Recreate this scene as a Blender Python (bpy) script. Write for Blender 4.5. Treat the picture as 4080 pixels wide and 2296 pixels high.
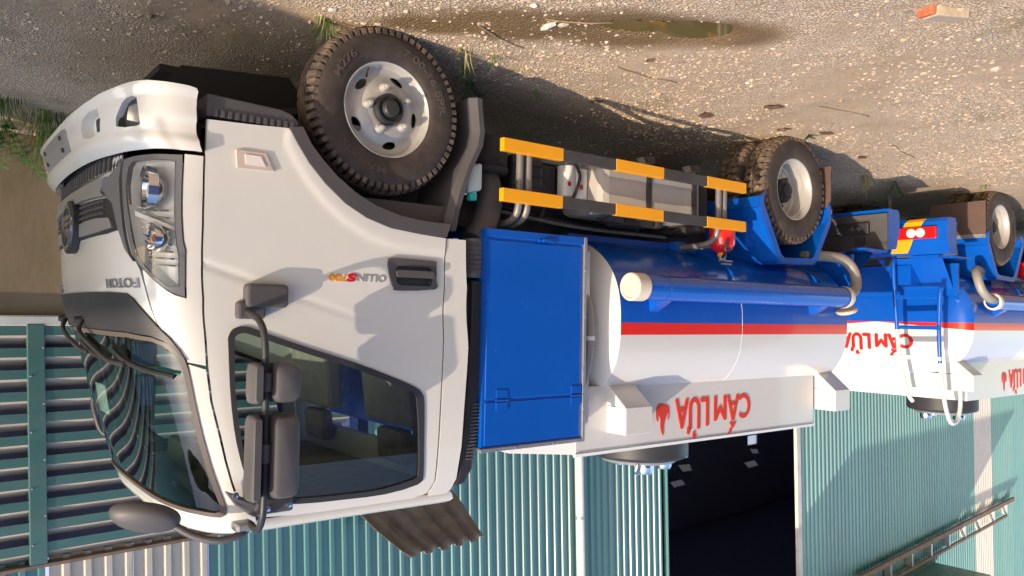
import bpy, bmesh, math, random
from math import sin, cos, pi, radians, hypot, atan2, sqrt
from mathutils import Vector, Matrix, noise
from mathutils.geometry import delaunay_2d_cdt

for o in list(bpy.data.objects): bpy.data.objects.remove(o)
random.seed(7)
SC = bpy.context.scene
COL = SC.collection

# ------------------------------------------------------------------ camera
cam = bpy.data.cameras.new('camera'); camo = bpy.data.objects.new('camera', cam); COL.objects.link(camo)
cam.lens = 27.42; cam.sensor_width = 36; cam.clip_start = .05; cam.clip_end = 600
CAM_ROT = [[-0.79063, 0.03428, 0.61134], [-0.61208, -0.01783, -0.79059], [-0.0162, -0.99925, 0.03508]]
camo.matrix_world = Matrix.Translation((1.699, -3.1231, 1.2993)) @ Matrix(CAM_ROT).to_4x4()      # the photograph was taken upside down
SC.camera = camo
# ------------------------------------------------------------------ sky, sun, exposure
SUN_AZ, SUN_EL = radians(15.7), radians(24.8)          # azimuth off the trucks' long axis, towards the viewer
SUNV = Vector((cos(SUN_AZ)*cos(SUN_EL), -sin(SUN_AZ)*cos(SUN_EL), sin(SUN_EL)))
W = bpy.data.worlds.new('World'); SC.world = W; W.use_nodes = True
nt = W.node_tree; bg = nt.nodes['Background']
sky = nt.nodes.new('ShaderNodeTexSky'); sky.sky_type = 'NISHITA'; sky.sun_disc = False
sky.sun_elevation = SUN_EL; sky.sun_rotation = atan2(SUNV.x, SUNV.y)
sky.air_density = 1.0; sky.dust_density = 1.2; sky.ozone_density = 1.0; sky.altitude = 10
nt.links.new(sky.outputs[0], bg.inputs[0]); bg.inputs[1].default_value = .15
sl = bpy.data.lights.new('sun', 'SUN'); sl.energy = 2.45; sl.angle = radians(.5); sl.color = (1, .82, .61)
so = bpy.data.objects.new('sun', sl); COL.objects.link(so)
so.rotation_euler = SUNV.to_track_quat('Z', 'Y').to_euler(); so.location = (20, -6, 12)
SC.view_settings.view_transform = 'Standard'; SC.view_settings.look = 'None'
SC.view_settings.exposure = 1.12; SC.view_settings.gamma = 1; SC.view_settings.use_curve_mapping = False
SC.render.engine = 'CYCLES'
SC.render.resolution_x = 1024; SC.render.resolution_y = 576
try: SC.cycles.max_bounces = 8; SC.cycles.transparent_max_bounces = 12
except Exception: pass

# ------------------------------------------------------------------ materials
def L3(c): return (c[0], c[1], c[2], 1)
def mat(name, col, rough=.5, metal=0, coat=0, var=0, vscale=6, bump=0, bscale=60, dirt=None, dscale=3, damt=.5, spec=.5, alpha=1, stretch=None):
    m = bpy.data.materials.new(name); m.use_nodes = True
    nt = m.node_tree; b = nt.nodes['Principled BSDF']; N = nt.nodes.new; lk = nt.links.new
    b.inputs['Base Color'].default_value = L3(col); b.inputs['Roughness'].default_value = rough
    b.inputs['Metallic'].default_value = metal; b.inputs['Coat Weight'].default_value = coat
    b.inputs['Coat Roughness'].default_value = .04; b.inputs['Specular IOR Level'].default_value = spec
    tc = N('ShaderNodeTexCoord'); co = tc.outputs['Object']
    if stretch:
        mp = N('ShaderNodeMapping'); mp.inputs['Scale'].default_value = stretch; lk(co, mp.inputs[0]); co = mp.outputs[0]
    cur = None
    if var:
        n = N('ShaderNodeTexNoise'); n.inputs['Scale'].default_value = vscale; n.inputs['Detail'].default_value = 6; n.inputs['Roughness'].default_value = .65; lk(co, n.inputs[0])
        r = N('ShaderNodeValToRGB'); lk(n.outputs[0], r.inputs[0])
        r.color_ramp.elements[0].position = .3; r.color_ramp.elements[1].position = .7
        r.color_ramp.elements[0].color = L3([c*(1-var) for c in col]); r.color_ramp.elements[1].color = L3([min(1, c*(1+var)) for c in col])
        cur = r.outputs[0]
        rr = N('ShaderNodeMapRange'); lk(n.outputs[0], rr.inputs[0]); rr.inputs[3].default_value = max(.03, rough-.12); rr.inputs[4].default_value = min(1, rough+.12); lk(rr.outputs[0], b.inputs['Roughness'])
    if dirt:
        n2 = N('ShaderNodeTexNoise'); n2.inputs['Scale'].default_value = dscale; n2.inputs['Detail'].default_value = 8; n2.inputs['Roughness'].default_value = .7; lk(co, n2.inputs[0])
        mr = N('ShaderNodeMapRange'); lk(n2.outputs[0], mr.inputs[0]); mr.inputs[1].default_value = .42; mr.inputs[2].default_value = .72; mr.inputs[4].default_value = damt
        mx = N('ShaderNodeMix'); mx.data_type = 'RGBA'; lk(mr.outputs[0], mx.inputs[0])
        if cur: lk(cur, mx.inputs[6])
        else: mx.inputs[6].default_value = L3(col)
        mx.inputs[7].default_value = L3(dirt); cur = mx.outputs[2]
    if cur: lk(cur, b.inputs['Base Color'])
    if bump:
        n3 = N('ShaderNodeTexNoise'); n3.inputs['Scale'].default_value = bscale; n3.inputs['Detail'].default_value = 5; lk(co, n3.inputs[0])
        bp = N('ShaderNodeBump'); bp.inputs['Strength'].default_value = bump; bp.inputs['Distance'].default_value = .01; lk(n3.outputs[0], bp.inputs['Height']); lk(bp.outputs[0], b.inputs['Normal'])
    return m
def glass(name, tint, boost=1.0, rough=.0):
    m = bpy.data.materials.new(name); m.use_nodes = True; nt = m.node_tree; nt.nodes.clear(); N = nt.nodes.new; lk = nt.links.new
    o = N('ShaderNodeOutputMaterial'); t = N('ShaderNodeBsdfTransparent'); t.inputs[0].default_value = L3(tint)
    g = N('ShaderNodeBsdfGlossy'); g.inputs['Roughness'].default_value = rough; fr = N('ShaderNodeFresnel'); fr.inputs[0].default_value = 1.5
    ml = N('ShaderNodeMath'); ml.operation = 'MULTIPLY'; ml.use_clamp = True; ml.inputs[1].default_value = boost; lk(fr.outputs[0], ml.inputs[0])
    mx = N('ShaderNodeMixShader'); lk(ml.outputs[0], mx.inputs[0]); lk(t.outputs[0], mx.inputs[1]); lk(g.outputs[0], mx.inputs[2]); lk(mx.outputs[0], o.inputs[0])
    return m
M = {}
M['cab'] = mat('cab_paint', (.68, .665, .63), .26, coat=.8, dirt=(.50, .43, .33), dscale=1.3, damt=.10)
M['tankwhite'] = mat('white_tank_paint', (.64, .63, .62), .26, coat=.5, dirt=(.50, .46, .40), dscale=1.6, damt=.08)
M['blue'] = mat('blue_paint', (.002, .088, .47), .25, coat=.35, var=.05, vscale=3, bump=.04, bscale=5)
M['red'] = mat('red_stripe', (.72, .018, .008), .3, coat=.4)
M['redpaint'] = mat('red_lettering', (.62, .035, .012), .5)
M['yellow'] = mat('yellow_paint', (.85, .36, .005), .4, coat=.2, var=.04)
M['barblack'] = mat('dark_bar_paint', (.05, .048, .05), .5, var=.2, vscale=8)
M['black'] = mat('black_plastic', (.028, .028, .032), .48, var=.15, vscale=9, bump=.05, bscale=400)
M['grey'] = mat('dark_grey_plastic', (.075, .07, .075), .5, var=.1, vscale=5, bump=.06, bscale=350)
M['fascia'] = mat('grey_fascia', (.14, .14, .145), .35, coat=.2)
M['silver'] = mat('silver_trim', (.33, .33, .34), .3, metal=.4)
M['lampinner'] = mat('lamp_bowl', (.84, .84, .84), .25, coat=.4)
M['rubber'] = mat('window_rubber', (.03, .03, .034), .55)
M['browntrim'] = mat('windscreen_rubber', (.09, .07, .06), .5)
M['chrome'] = mat('chrome', (.8, .8, .82), .08, metal=1)
M['dark'] = mat('dark_underbody', (.018, .017, .017), .7, dirt=(.09, .07, .055), dscale=8, damt=.5)
M['frame'] = mat('chassis_paint', (.03, .03, .032), .55, dirt=(.10, .08, .06), dscale=10, damt=.5)
M['tyre'] = mat('tyre_rubber', (.038, .030, .028), .7, dirt=(.13, .09, .07), dscale=9, damt=.5, bump=.1, bscale=120)
M['dustletter'] = mat('dusty_lettering', (.085, .062, .052), .8)
M['tread'] = mat('dusty_tread', (.06, .046, .04), .85, dirt=(.27, .19, .13), dscale=16, damt=.85, bump=.2, bscale=150)
M['mudtread'] = mat('muddy_tread', (.085, .06, .045), .9, dirt=(.30, .21, .14), dscale=22, damt=.9, bump=.4, bscale=120)
M['rim'] = mat('silver_rim_paint', (.48, .465, .445), .36, metal=.25, var=.06, vscale=10, dirt=(.28, .22, .16), dscale=12, damt=.2)
M['steel'] = mat('galvanised_steel', (.45, .45, .45), .4, metal=.7, var=.1, vscale=20)
M['tanksteel'] = mat('fuel_tank_alloy', (.50, .47, .44), .4, metal=.15, var=.08, vscale=8, dirt=(.3, .25, .2), dscale=6, damt=.3)
M['greypipe'] = mat('grey_painted_tube', (.20, .185, .18), .4, metal=.2, var=.15, vscale=20)
M['cap'] = mat('beige_plastic_cap', (.66, .57, .47), .5)
M['hose'] = mat('grey_ribbed_hose', (.30, .28, .25), .5, metal=.1)
M['lamp'] = mat('red_lamp_plastic', (.60, .008, .012), .15, coat=.8)
M['indic'] = mat('clear_indicator', (.58, .47, .42), .2, coat=.6)
M['lampclear'] = mat('clear_lamp', (.80, .72, .70), .12, coat=.5)
M['orange'] = mat('orange_bulb', (.55, .12, .02), .3)
M['extred'] = mat('extinguisher_red', (.62, .012, .012), .2, coat=.7)
M['teal'] = mat('teal_cap', (.02, .42, .38), .45)
M['jug'] = mat('milky_plastic', (.50, .60, .58), .4)
M['filter'] = mat('white_filter', (.72, .70, .68), .4)
M['flap'] = mat('brown_rubber_flap', (.10, .06, .05), .7, var=.15, vscale=6)
M['interior'] = mat('cab_interior', (.085, .08, .08), .7)
M['seat'] = mat('seat_fabric', (.24, .20, .17), .85, var=.2, vscale=12)
M['paper'] = mat('white_paper', (.75, .75, .74), .7)
M['letter'] = mat('chrome_lettering', (.42, .42, .44), .22, metal=.8)
M['amberprint'] = mat('amber_print', (.75, .30, .01), .4)
M['greyprint'] = mat('grey_print', (.36, .35, .34), .4, metal=.3)
M['redprint'] = mat('red_print', (.55, .01, .01), .4)
M['rustpipe'] = mat('rusty_silencer', (.16, .12, .10), .7, var=.3, vscale=8)
M['nearblack'] = mat('near_black_guard', (.012, .011, .011), .9)  # near-black so the underside reads as deep shade
M['chain'] = mat('rusty_chain', (.22, .17, .15), .5, metal=.6)
M['glass'] = glass('windscreen_glass', (.62, .82, .77), 1.6)
M['sideglass'] = glass('side_glass', (.74, .80, .78), 1.7)
M['lens'] = glass('clear_lens', (.93, .93, .93), 1.0)
M['mirrorglass'] = mat('mirror_glass', (.8, .8, .8), .02, metal=1)

# ------------------------------------------------------------------ mesh helpers
class MB:
    def __init__(s): s.v = []; s.f = []
    def add(s, vs, fs):
        k = len(s.v); s.v += [tuple(a) for a in vs]; s.f += [[i+k for i in q] for q in fs]; return s
    def box(s, x0, x1, y0, y1, z0, z1, T=None):
        vs = [(x, y, z) for x in (x0, x1) for y in (y0, y1) for z in (z0, z1)]
        if T: vs = [tuple(T @ Vector(a)) for a in vs]
        return s.add(vs, [(0, 1, 3, 2), (4, 6, 7, 5), (0, 4, 5, 1), (2, 3, 7, 6), (0, 2, 6, 4), (1, 5, 7, 3)])
    def hexa(s, a, b):     # two quads (lists of 4) joined
        return s.add(list(a)+list(b), [(3, 2, 1, 0), (4, 5, 6, 7)]+[(i, (i+1) % 4, (i+1) % 4+4, i+4) for i in range(4)])
    def prism(s, poly, y0, y1, ax='y'):
        n = len(poly)
        def P(a, b, c): return (a, c, b) if ax == 'y' else ((c, a, b) if ax == 'x' else (a, b, c))
        vs = [P(a, b, y0) for a, b in poly]+[P(a, b, y1) for a, b in poly]
        return s.add(vs, [list(range(n)), list(range(2*n-1, n-1, -1))]+[(i, i+n, (i+1) % n+n, (i+1) % n) for i in range(n)])
    def tube(s, path, r, n=10, caps=True, closed=False):
        P = [Vector(a) for a in path]; m = len(P); vs = []; prev = None
        for i in range(m):
            if closed: d = (P[(i+1) % m]-P[i-1])
            else: d = P[min(i+1, m-1)]-P[max(i-1, 0)]
            d.normalize()
            if prev is None:
                a = Vector((0, 0, 1)) if abs(d.z) < .9 else Vector((1, 0, 0)); u = d.cross(a).normalized()
            else: u = (prev-d*prev.dot(d)).normalized()
            prev = u; w = d.cross(u); rr = r[i] if isinstance(r, (list, tuple)) else r
            vs += [tuple(P[i]+u*(rr*cos(2*pi*k/n))+w*(rr*sin(2*pi*k/n))) for k in range(n)]
        fs = [(i*n+k, i*n+(k+1) % n, ((i+1) % m)*n+(k+1) % n, ((i+1) % m)*n+k) for i in range(m if closed else m-1) for k in range(n)]
        if caps and not closed: fs += [list(range(n-1, -1, -1)), [(m-1)*n+k for k in range(n)]]
        return s.add(vs, fs)
    def lathe(s, prof, c, ax='y', n=32, cap=False):
        # prof: (radius, along axis)
        vs = []
        for r, h in prof:
            for k in range(n):
                a = 2*pi*k/n; u, w = r*cos(a), r*sin(a)
                vs.append({'y': (c[0]+u, c[1]+h, c[2]+w), 'x': (c[0]+h, c[1]+u, c[2]+w), 'z': (c[0]+u, c[1]+w, c[2]+h)}[ax])
        m = len(prof)
        fs = [(i*n+k, (i+1)*n+k, (i+1)*n+(k+1) % n, i*n+(k+1) % n) for i in range(m-1) for k in range(n)]
        if cap: fs += [list(range(n)), [(m-1)*n+k for k in range(n-1, -1, -1)]]
        return s.add(vs, fs)
    def build(s, name, m, parent=None, side=0, smooth=None, bevel=0, recalc=True, pm=None):
        vs = s.v if not side else [(x, 2*YC-y, z) for x, y, z in s.v]
        fs = s.f if not side else [list(reversed(q)) for q in s.f]
        me = bpy.data.meshes.new(name); me.from_pydata(vs, [], fs)
        if recalc:
            b = bmesh.new(); b.from_mesh(me); bmesh.ops.recalc_face_normals(b, faces=b.faces); b.to_mesh(me); b.free()
        if smooth is not None:
            for q in me.polygons: q.use_smooth = True
            me.set_sharp_from_angle(angle=radians(smooth))
        me.materials.append(M[m] if isinstance(m, str) else m)
        if pm:
            for k in pm: me.materials.append(M[k])
        o = bpy.data.objects.new(name, me); COL.objects.link(o); o.parent = parent
        if bevel:
            md = o.modifiers.new('bevel', 'BEVEL'); md.width = bevel; md.segments = 2; md.limit_method = 'ANGLE'; md.angle_limit = radians(40)
            md.harden_normals = False
        return o
def arc(cx, cz, r, a0, a1, n): return [(cx+r*cos(radians(a0+(a1-a0)*k/n)), cz+r*sin(radians(a0+(a1-a0)*k/n))) for k in range(n+1)]
def rrect(x0, x1, z0, z1, r, n=4):
    return arc(x1-r, z1-r, r, 0, 90, n)+arc(x0+r, z1-r, r, 90, 180, n)+arc(x0+r, z0+r, r, 180, 270, n)+arc(x1-r, z0+r, r, 270, 360, n)
def bez(pts, n=6):
    # catmull-rom through 3-D points
    P = [Vector(a) for a in pts]; out = []
    for i in range(len(P)-1):
        a = P[max(i-1, 0)]; b = P[i]; c = P[i+1]; d = P[min(i+2, len(P)-1)]
        for k in range(n):
            t = k/n; out.append(.5*((2*b)+(c-a)*t+(2*a-5*b+4*c-d)*t*t+(3*b-a-3*c+d)*t**3))
    out.append(P[-1]); return out
def empty(name, loc=(0, 0, 0), rz=0):
    o = bpy.data.objects.new(name, None); COL.objects.link(o); o.location = loc; o.rotation_euler = (0, 0, rz); o.empty_display_size = .2; return o
def tag(o, label=None, cat=None, group=None, kind=None):
    if label: o['label'] = label
    if cat: o['category'] = cat
    if group: o['group'] = group
    if kind: o['kind'] = kind
    return o
def copy_tree(o, parent=None):
    c = o.copy(); COL.objects.link(c)
    if parent: c.parent = parent
    for ch in list(o.children): copy_tree(ch, c)
    return c
TXT = {}
def text_geo(s, size, ext=0., offset=0., spacing=1.0, shear=0.):
    cu = bpy.data.curves.new('t', 'FONT'); cu.body = s; cu.size = size; cu.extrude = ext; cu.offset = offset; cu.space_character = spacing; cu.shear = shear; cu.resolution_u = 4
    cu.align_x = 'LEFT'
    o = bpy.data.objects.new('t', cu); COL.objects.link(o); dg = bpy.context.evaluated_depsgraph_get(); dg.update()
    me = bpy.data.meshes.new_from_object(o.evaluated_get(dg)); vs = [tuple(v.co) for v in me.vertices]; fs = [list(q.vertices) for q in me.polygons]
    bpy.data.objects.remove(o); bpy.data.curves.remove(cu); bpy.data.meshes.remove(me); return vs, fs
def fit_text(s, w, h, ext=.0015, offset=0., shear=0.):
    vs, fs = text_geo(s, 1, 0, offset, 1, shear)
    x0 = min(v[0] for v in vs); x1 = max(v[0] for v in vs); y0 = min(v[1] for v in vs); y1 = max(v[1] for v in vs)
    top = [((v[0]-x0)/(x1-x0)*w, (v[1]-y0)/(y1-y0)*h) for v in vs]
    return top, fs
def bold_text(s, w, h, f, d1, b_=.0):
    top, fs = fit_text(s, w, h); mb = MB()
    for k, (dx, dz) in enumerate(((0, 0), (-b_, 0), (b_, 0), (0, b_*.7), (0, -b_*.7))):
        if k and not b_: break
        vs, q = extrude2d([(a+dx, c+dz) for a, c in top], fs, f, 0, d1+k*.0004); mb.add(vs, q)
    return mb
def extrude2d(top, fs, f, d0, d1):
    n = len(top); vs = [f(a, b, d1) for a, b in top]+[f(a, b, d0) for a, b in top]
    cnt = {}
    for q in fs:
        for i in range(len(q)):
            e = (q[i], q[(i+1) % len(q)]); cnt[tuple(sorted(e))] = cnt.get(tuple(sorted(e)), 0)+1
    side = []
    for q in fs:
        for i in range(len(q)):
            a, b = q[i], q[(i+1) % len(q)]
            if cnt[tuple(sorted((a, b)))] == 1: side.append((a, b, b+n, a+n))
    return vs, [list(q) for q in fs]+side

# ------------------------------------------------------------------ lofted cab shell
YC = .87
def herm(tab, z):
    xs = [a for a, b in tab]; ys = [b for a, b in tab]; z = min(max(z, xs[0]), xs[-1]); i = 0
    while i < len(xs)-2 and z > xs[i+1]: i += 1
    def m(k):
        if k <= 0: return (ys[1]-ys[0])/(xs[1]-xs[0])
        if k >= len(xs)-1: return (ys[-1]-ys[-2])/(xs[-1]-xs[-2])
        return .5*((ys[k+1]-ys[k])/(xs[k+1]-xs[k])+(ys[k]-ys[k-1])/(xs[k]-xs[k-1]))
    h = xs[i+1]-xs[i]; t = (z-xs[i])/h
    return (2*t**3-3*t*t+1)*ys[i]+(t**3-2*t*t+t)*h*m(i)+(-2*t**3+3*t*t)*ys[i+1]+(t**3-t*t)*h*m(i+1)
class Shell:
    def __init__(S, w, xf, dep, n, bow):
        S.w, S.xf, S.dep, S.n, S.bow = w, xf, dep, n, bow
        S.ts = [k*pi/2/2000 for k in range(2001)]; S.a = [0.]
        P = [S.tp(t, 1.0) for t in S.ts]
        for k in range(2000): S.a.append(S.a[-1]+hypot(P[k+1][0]-P[k][0], P[k+1][1]-P[k][1]))
        S.S1 = S.a[-1]
    def tp(S, t, z):
        w = herm(S.w, z); xf = herm(S.xf, z)
        y = sin(t)**(2/S.n) if t > 0 else 0.; c = max(cos(t), 0)**(2/S.n)
        return (xf-S.dep*(1-c)-S.bow*y*y, w*y)
    def p(S, s, z):
        sg = 1 if s >= 0 else -1; s = abs(s)
        if s < S.S1:
            lo, hi = 0, 2000
            while hi-lo > 1:
                md = (lo+hi)//2
                if S.a[md] <= s: lo = md
                else: hi = md
            f = (s-S.a[lo])/max(S.a[hi]-S.a[lo], 1e-9); x, y = S.tp(S.ts[lo]+f*(S.ts[hi]-S.ts[lo]), z)
        else:
            x, y = S.tp(pi/2, z); x -= s-S.S1
        return Vector((x, YC-sg*y, z))
    def n_(S, s, z):
        e = 4e-3; a = S.p(s-e, z)-S.p(s+e, z); b = S.p(s, z+e)-S.p(s, z-e); return a.cross(b).normalized()
    def at(S, s, z, off=0): return S.p(s, z)+S.n_(s, z)*off if off else S.p(s, z)
CAB = Shell([(.3, .92), (1.2, .92), (1.7, .895), (2.0, .855), (2.2, .82)],
            [(.3, 1.08), (.6, 1.10), (.9, 1.11), (1.15, 1.10), (1.3, 1.075), (1.42, 1.04), (1.8, .935), (2.1, .84), (2.2, .80)], .36, 4, .01)
BUM = Shell([(.3, .945), (2.2, .945)], [(.2, 1.165), (.3, 1.19), (.45, 1.21), (.58, 1.205), (.66, 1.175), (.72, 1.12), (2.2, 1.12)], .40, 3.6, .02)
def inpoly(x, y, P):
    r = False; n = len(P); j = n-1
    for i in range(n):
        xi, yi = P[i]; xj, yj = P[j]
        if (yi > y) != (yj > y) and x < (xj-xi)*(y-yi)/(yj-yi)+xi: r = not r
        j = i
    return r
def resample(P, step):
    out = []
    for i in range(len(P)):
        a, b = P[i], P[(i+1) % len(P)]; k = max(1, int(round(hypot(b[0]-a[0], b[1]-a[1])/step)))
        out += [(a[0]+(b[0]-a[0])*t/k, a[1]+(b[1]-a[1])*t/k) for t in range(k)]
    return out
def smoothpoly(P, n=3):
    m = len(P); out = []
    for i in range(m):
        a, b, c, d = P[i-1], P[i], P[(i+1) % m], P[(i+2) % m]
        for k in range(n):
            t = k/n; out.append(tuple(.5*((2*b[j])+(c[j]-a[j])*t+(2*a[j]-5*b[j]+4*c[j]-d[j])*t*t+(3*b[j]-a[j]-3*c[j]+d[j])*t**3) for j in (0, 1)))
    return out
def tri2d(poly, holes=(), step=.03):
    loops = [resample(poly, step)]+[resample(h, step) for h in holes]
    vs = []; es = []
    for lp in loops:
        k = len(vs); vs += lp; es += [(k+i, k+(i+1) % len(lp)) for i in range(len(lp))]
    bd = list(vs); x0 = min(a for a, b in poly); x1 = max(a for a, b in poly); y0 = min(b for a, b in poly); y1 = max(b for a, b in poly)
    cell = {}
    for a, b in bd: cell.setdefault((int(a//step), int(b//step)), []).append((a, b))
    nx = int((x1-x0)/step)+1; ny = int((y1-y0)/step)+1
    for i in range(nx):
        for j in range(ny):
            x = x0+(i+.5)*step; y = y0+(j+.5)*step
            if not inpoly(x, y, loops[0]) or any(inpoly(x, y, h) for h in loops[1:]): continue
            cx, cy = int(x//step), int(y//step)
            if any(hypot(x-a, y-b) < .45*step for u in (-1, 0, 1) for w in (-1, 0, 1) for a, b in cell.get((cx+u, cy+w), ())): continue
            vs.append((x, y))
    r = delaunay_2d_cdt([Vector(v) for v in vs], es, [], 0, 1e-6)
    V = [(v.x, v.y) for v in r[0]]; F = []
    for q in r[2]:
        cx = sum(V[i][0] for i in q)/3; cy = sum(V[i][1] for i in q)/3
        if inpoly(cx, cy, loops[0]) and not any(inpoly(cx, cy, h) for h in loops[1:]): F.append(list(q))
    return V, F
def plate(poly, holes, f, d1, th, step=.03):
    """triangulated sheet mapped by f(a, b, offset) with thickness"""
    V, F = tri2d(poly, holes, step); return extrude2d(V, F, f, d1-th, d1)
def shell_part(name, S, poly, m, parent, side=0, holes=(), off=0, th=.012, step=.03, smooth=50):
    vs, fs = plate(poly, holes, lambda a, b, d: tuple(S.at(a, b, d)), off, th, step)
    return MB().add(vs, fs).build(name, m, parent, side, smooth)
def sym(P):     # closed polygon from a half outline running along s >= 0
    return P+[(-a, b) for a, b in reversed(P)]
def shell_text(name, S, s, s0, z0, w, h, m, parent, off=0, th=.006, offset=0., shear=0., side=0):
    top, fs = fit_text(s, w, h, offset=offset, shear=shear)
    vs, fs = extrude2d(top, fs, lambda a, b, d: tuple(S.at(s0-a, z0+b, d)), off-.002, off+th)
    return MB().add(vs, fs).build(name, m, parent, side)
# ================================================================== the tanker truck (x forward, near side at y = 0, axle line at x = 0)
def make_cab(T):
    # ---- outlines on the shell as (arc length from the centre line, height)
    door_f = [(1.065, .565), (1.071, .705), (1.076, .845), (1.077, .98), (1.072, 1.116), (1.063, 1.254), (1.043, 1.369), (1.018, 1.515), (1.004, 1.65), (1.006, 1.792), (1.005, 1.891), (1.008, 1.982), (1.014, 2.055), (1.031, 2.098), (1.054, 2.124), (1.09, 2.142)]
    door_t = [(1.229, 2.152), (1.353, 2.155), (1.639, 2.158), (1.793, 2.158), (1.865, 2.142), (1.92, 2.09), (1.948, 2.01), (1.975, 1.916), (2.045, 1.64), (2.106, 1.408), (2.155, 1.176), (2.168, .945)]
    arch_o = [(1.387, .548), (1.426, .608), (1.483, .683), (1.558, .758), (1.653, .833), (1.758, .887), (1.876, .921), (2.03, .937), (2.168, .940)]
    arch_i = [(1.442, .535), (1.486, .603), (1.543, .663), (1.61, .722), (1.697, .781), (1.795, .828), (1.915, .86), (2.04, .876), (2.189, .878)]
    win_o = [(1.109, 1.437), (1.119, 1.399), (1.145, 1.37), (1.179, 1.36), (1.216, 1.364), (1.292, 1.395), (1.443, 1.45), (1.618, 1.509), (1.773, 1.571), (1.902, 1.63), (1.935, 1.664), (1.938, 1.711), (1.896, 1.917), (1.868, 2.045), (1.83, 2.09), (1.651, 2.115), (1.457, 2.113), (1.242, 2.103), (1.131, 2.074), (1.068, 1.988), (1.056, 1.878), (1.06, 1.756), (1.079, 1.598)]
    win_i = [(1.132, 1.437), (1.14, 1.41), (1.157, 1.391), (1.183, 1.386), (1.209, 1.392), (1.285, 1.42), (1.437, 1.476), (1.612, 1.536), (1.767, 1.599), (1.87, 1.648), (1.903, 1.69), (1.871, 1.914), (1.844, 2.03), (1.812, 2.063), (1.637, 2.09), (1.462, 2.09), (1.248, 2.08), (1.146, 2.052), (1.09, 1.977), (1.076, 1.88), (1.081, 1.758), (1.098, 1.599)]
    scr_o = [(0, 1.388), (.25, 1.388), (.674, 1.39), (.829, 1.404), (.884, 1.422), (.92, 1.449), (.939, 1.481), (.944, 1.522), (.943, 1.579), (.941, 1.649), (.940, 1.79), (.944, 1.913), (.952, 2.014), (.958, 2.085), (.948, 2.113), (.926, 2.122), (.892, 2.12), (.821, 2.112), (.652, 2.108), (.328, 2.11), (0, 2.112)]
    scr_i = [(0, 1.408), (.25, 1.408), (.662, 1.408), (.824, 1.42), (.871, 1.436), (.899, 1.458), (.919, 1.49), (.924, 1.532), (.924, 1.583), (.921, 1.649), (.918, 1.79), (.922, 1.913), (.931, 2.014), (.938, 2.075), (.93, 2.096), (.91, 2.103), (.88, 2.1), (.82, 2.094), (.652, 2.09), (.328, 2.09), (0, 2.091)]
    hl_o = [(.726, .726), (.79, .72), (.853, .717), (.903, .716), (.96, .716), (.988, .714), (.99, .76), (.991, .852), (.993, .944), (.999, 1.037), (1.007, 1.075), (1.002, 1.164), (.993, 1.25), (.959, 1.238), (.931, 1.221), (.89, 1.185), (.852, 1.149), (.819, 1.117), (.801, 1.085), (.778, 1.03), (.761, .98), (.74, .896), (.722, .801), (.719, .754)]
    hl_l = [(.784, .738), (.87, .735), (.94, .736), (.964, .742), (.967, .79), (.969, .9), (.972, .991), (.978, 1.06), (.984, 1.1), (.977, 1.211), (.94, 1.214), (.908, 1.186), (.863, 1.142), (.828, 1.105), (.808, 1.053), (.792, .995), (.764, .897), (.752, .827), (.762, .758)]
    cowl = [(0, 1.228), (.3, 1.229), (.586, 1.232), (.739, 1.238), (.781, 1.258), (.833, 1.313), (.872, 1.362), (.907, 1.407), (.932, 1.453), (.944, 1.492), (.93, 1.47), (.912, 1.442), (.88, 1.414), (.829, 1.396), (.674, 1.383), (.25, 1.382), (0, 1.382)]
    # ---- white panels
    bon = [(0, .705), (.70, .705), (.714, .754), (.716, .801), (.733, .896), (.754, .98), (.772, 1.035), (.794, 1.09), (.813, 1.122), (.83, 1.15), (.846, 1.22), (.857, 1.30), (.868, 1.357), (.83, 1.384), (0, 1.384)]
    bonnet = shell_part('bonnet_panel', CAB, sym(bon), 'cab', T)
    frame = [(1.055, 2.176), (1.055, 2.135), (1.022, 2.104), (1.004, 2.06), (.999, 1.982), (.996, 1.891), (.997, 1.79), (.995, 1.65), (1.006, 1.527), (.948, 1.506)]+scr_o[8:]
    wf = shell_part('windscreen_frame', CAB, [(0, 2.176)]+[(a*.105, 2.176) for a in range(1, 11)]+frame[1:-1]+[(0, 2.112)]+[(-a, b) for a, b in reversed(frame[1:-1])]+[(-a*.105, 2.176) for a in range(10, 0, -1)], 'cab', T)
    rear = [(2.178, .945), (2.165, 1.176), (2.116, 1.408), (2.055, 1.64), (1.985, 1.916), (1.958, 2.01), (1.93, 2.09), (1.873, 2.15), (1.88, 2.172), (1.959, 2.165), (2.0, 2.14), (2.045, 2.09), (2.105, 1.936), (2.157, 1.742), (2.238, 1.457), (2.285, 1.172), (2.285, .945)]
    for sd in (0, 1):
        cr = [(.843, 1.150), (.852, 1.155), (.89, 1.191), (.931, 1.227), (.959, 1.244), (.999, 1.256), (1.008, 1.164), (1.013, 1.075), (1.005, 1.037), (.999, .944), (.997, .852), (.996, .76), (.995, .71), (1.062, .71), (1.067, .845), (1.068, .98), (1.063, 1.116), (1.054, 1.254), (1.034, 1.369), (1.009, 1.512), (.947, 1.498), (.944, 1.482), (.92, 1.45), (.884, 1.42), (.873, 1.36), (.863, 1.30), (.853, 1.22)]
        shell_part('corner_panel', CAB, cr, 'cab', T, sd)
        def crease(a, z):
            d = 0
            t = (a-1.065)/(1.80-1.065); q = z-(1.118+.235*t)
            if -.1 < t < 1: d -= .007*math.exp(-(q/.011)**2)*(1-max(0, t)**2)
            for k in range(len(arch_o)-1):
                (xa, za), (xb, zb) = arch_o[k], arch_o[k+1]
                if xa <= a <= xb: d += .006/(1+math.exp(-((za+(zb-za)*(a-xa)/(xb-xa)+.075)-z)/.006))
            return d
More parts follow.
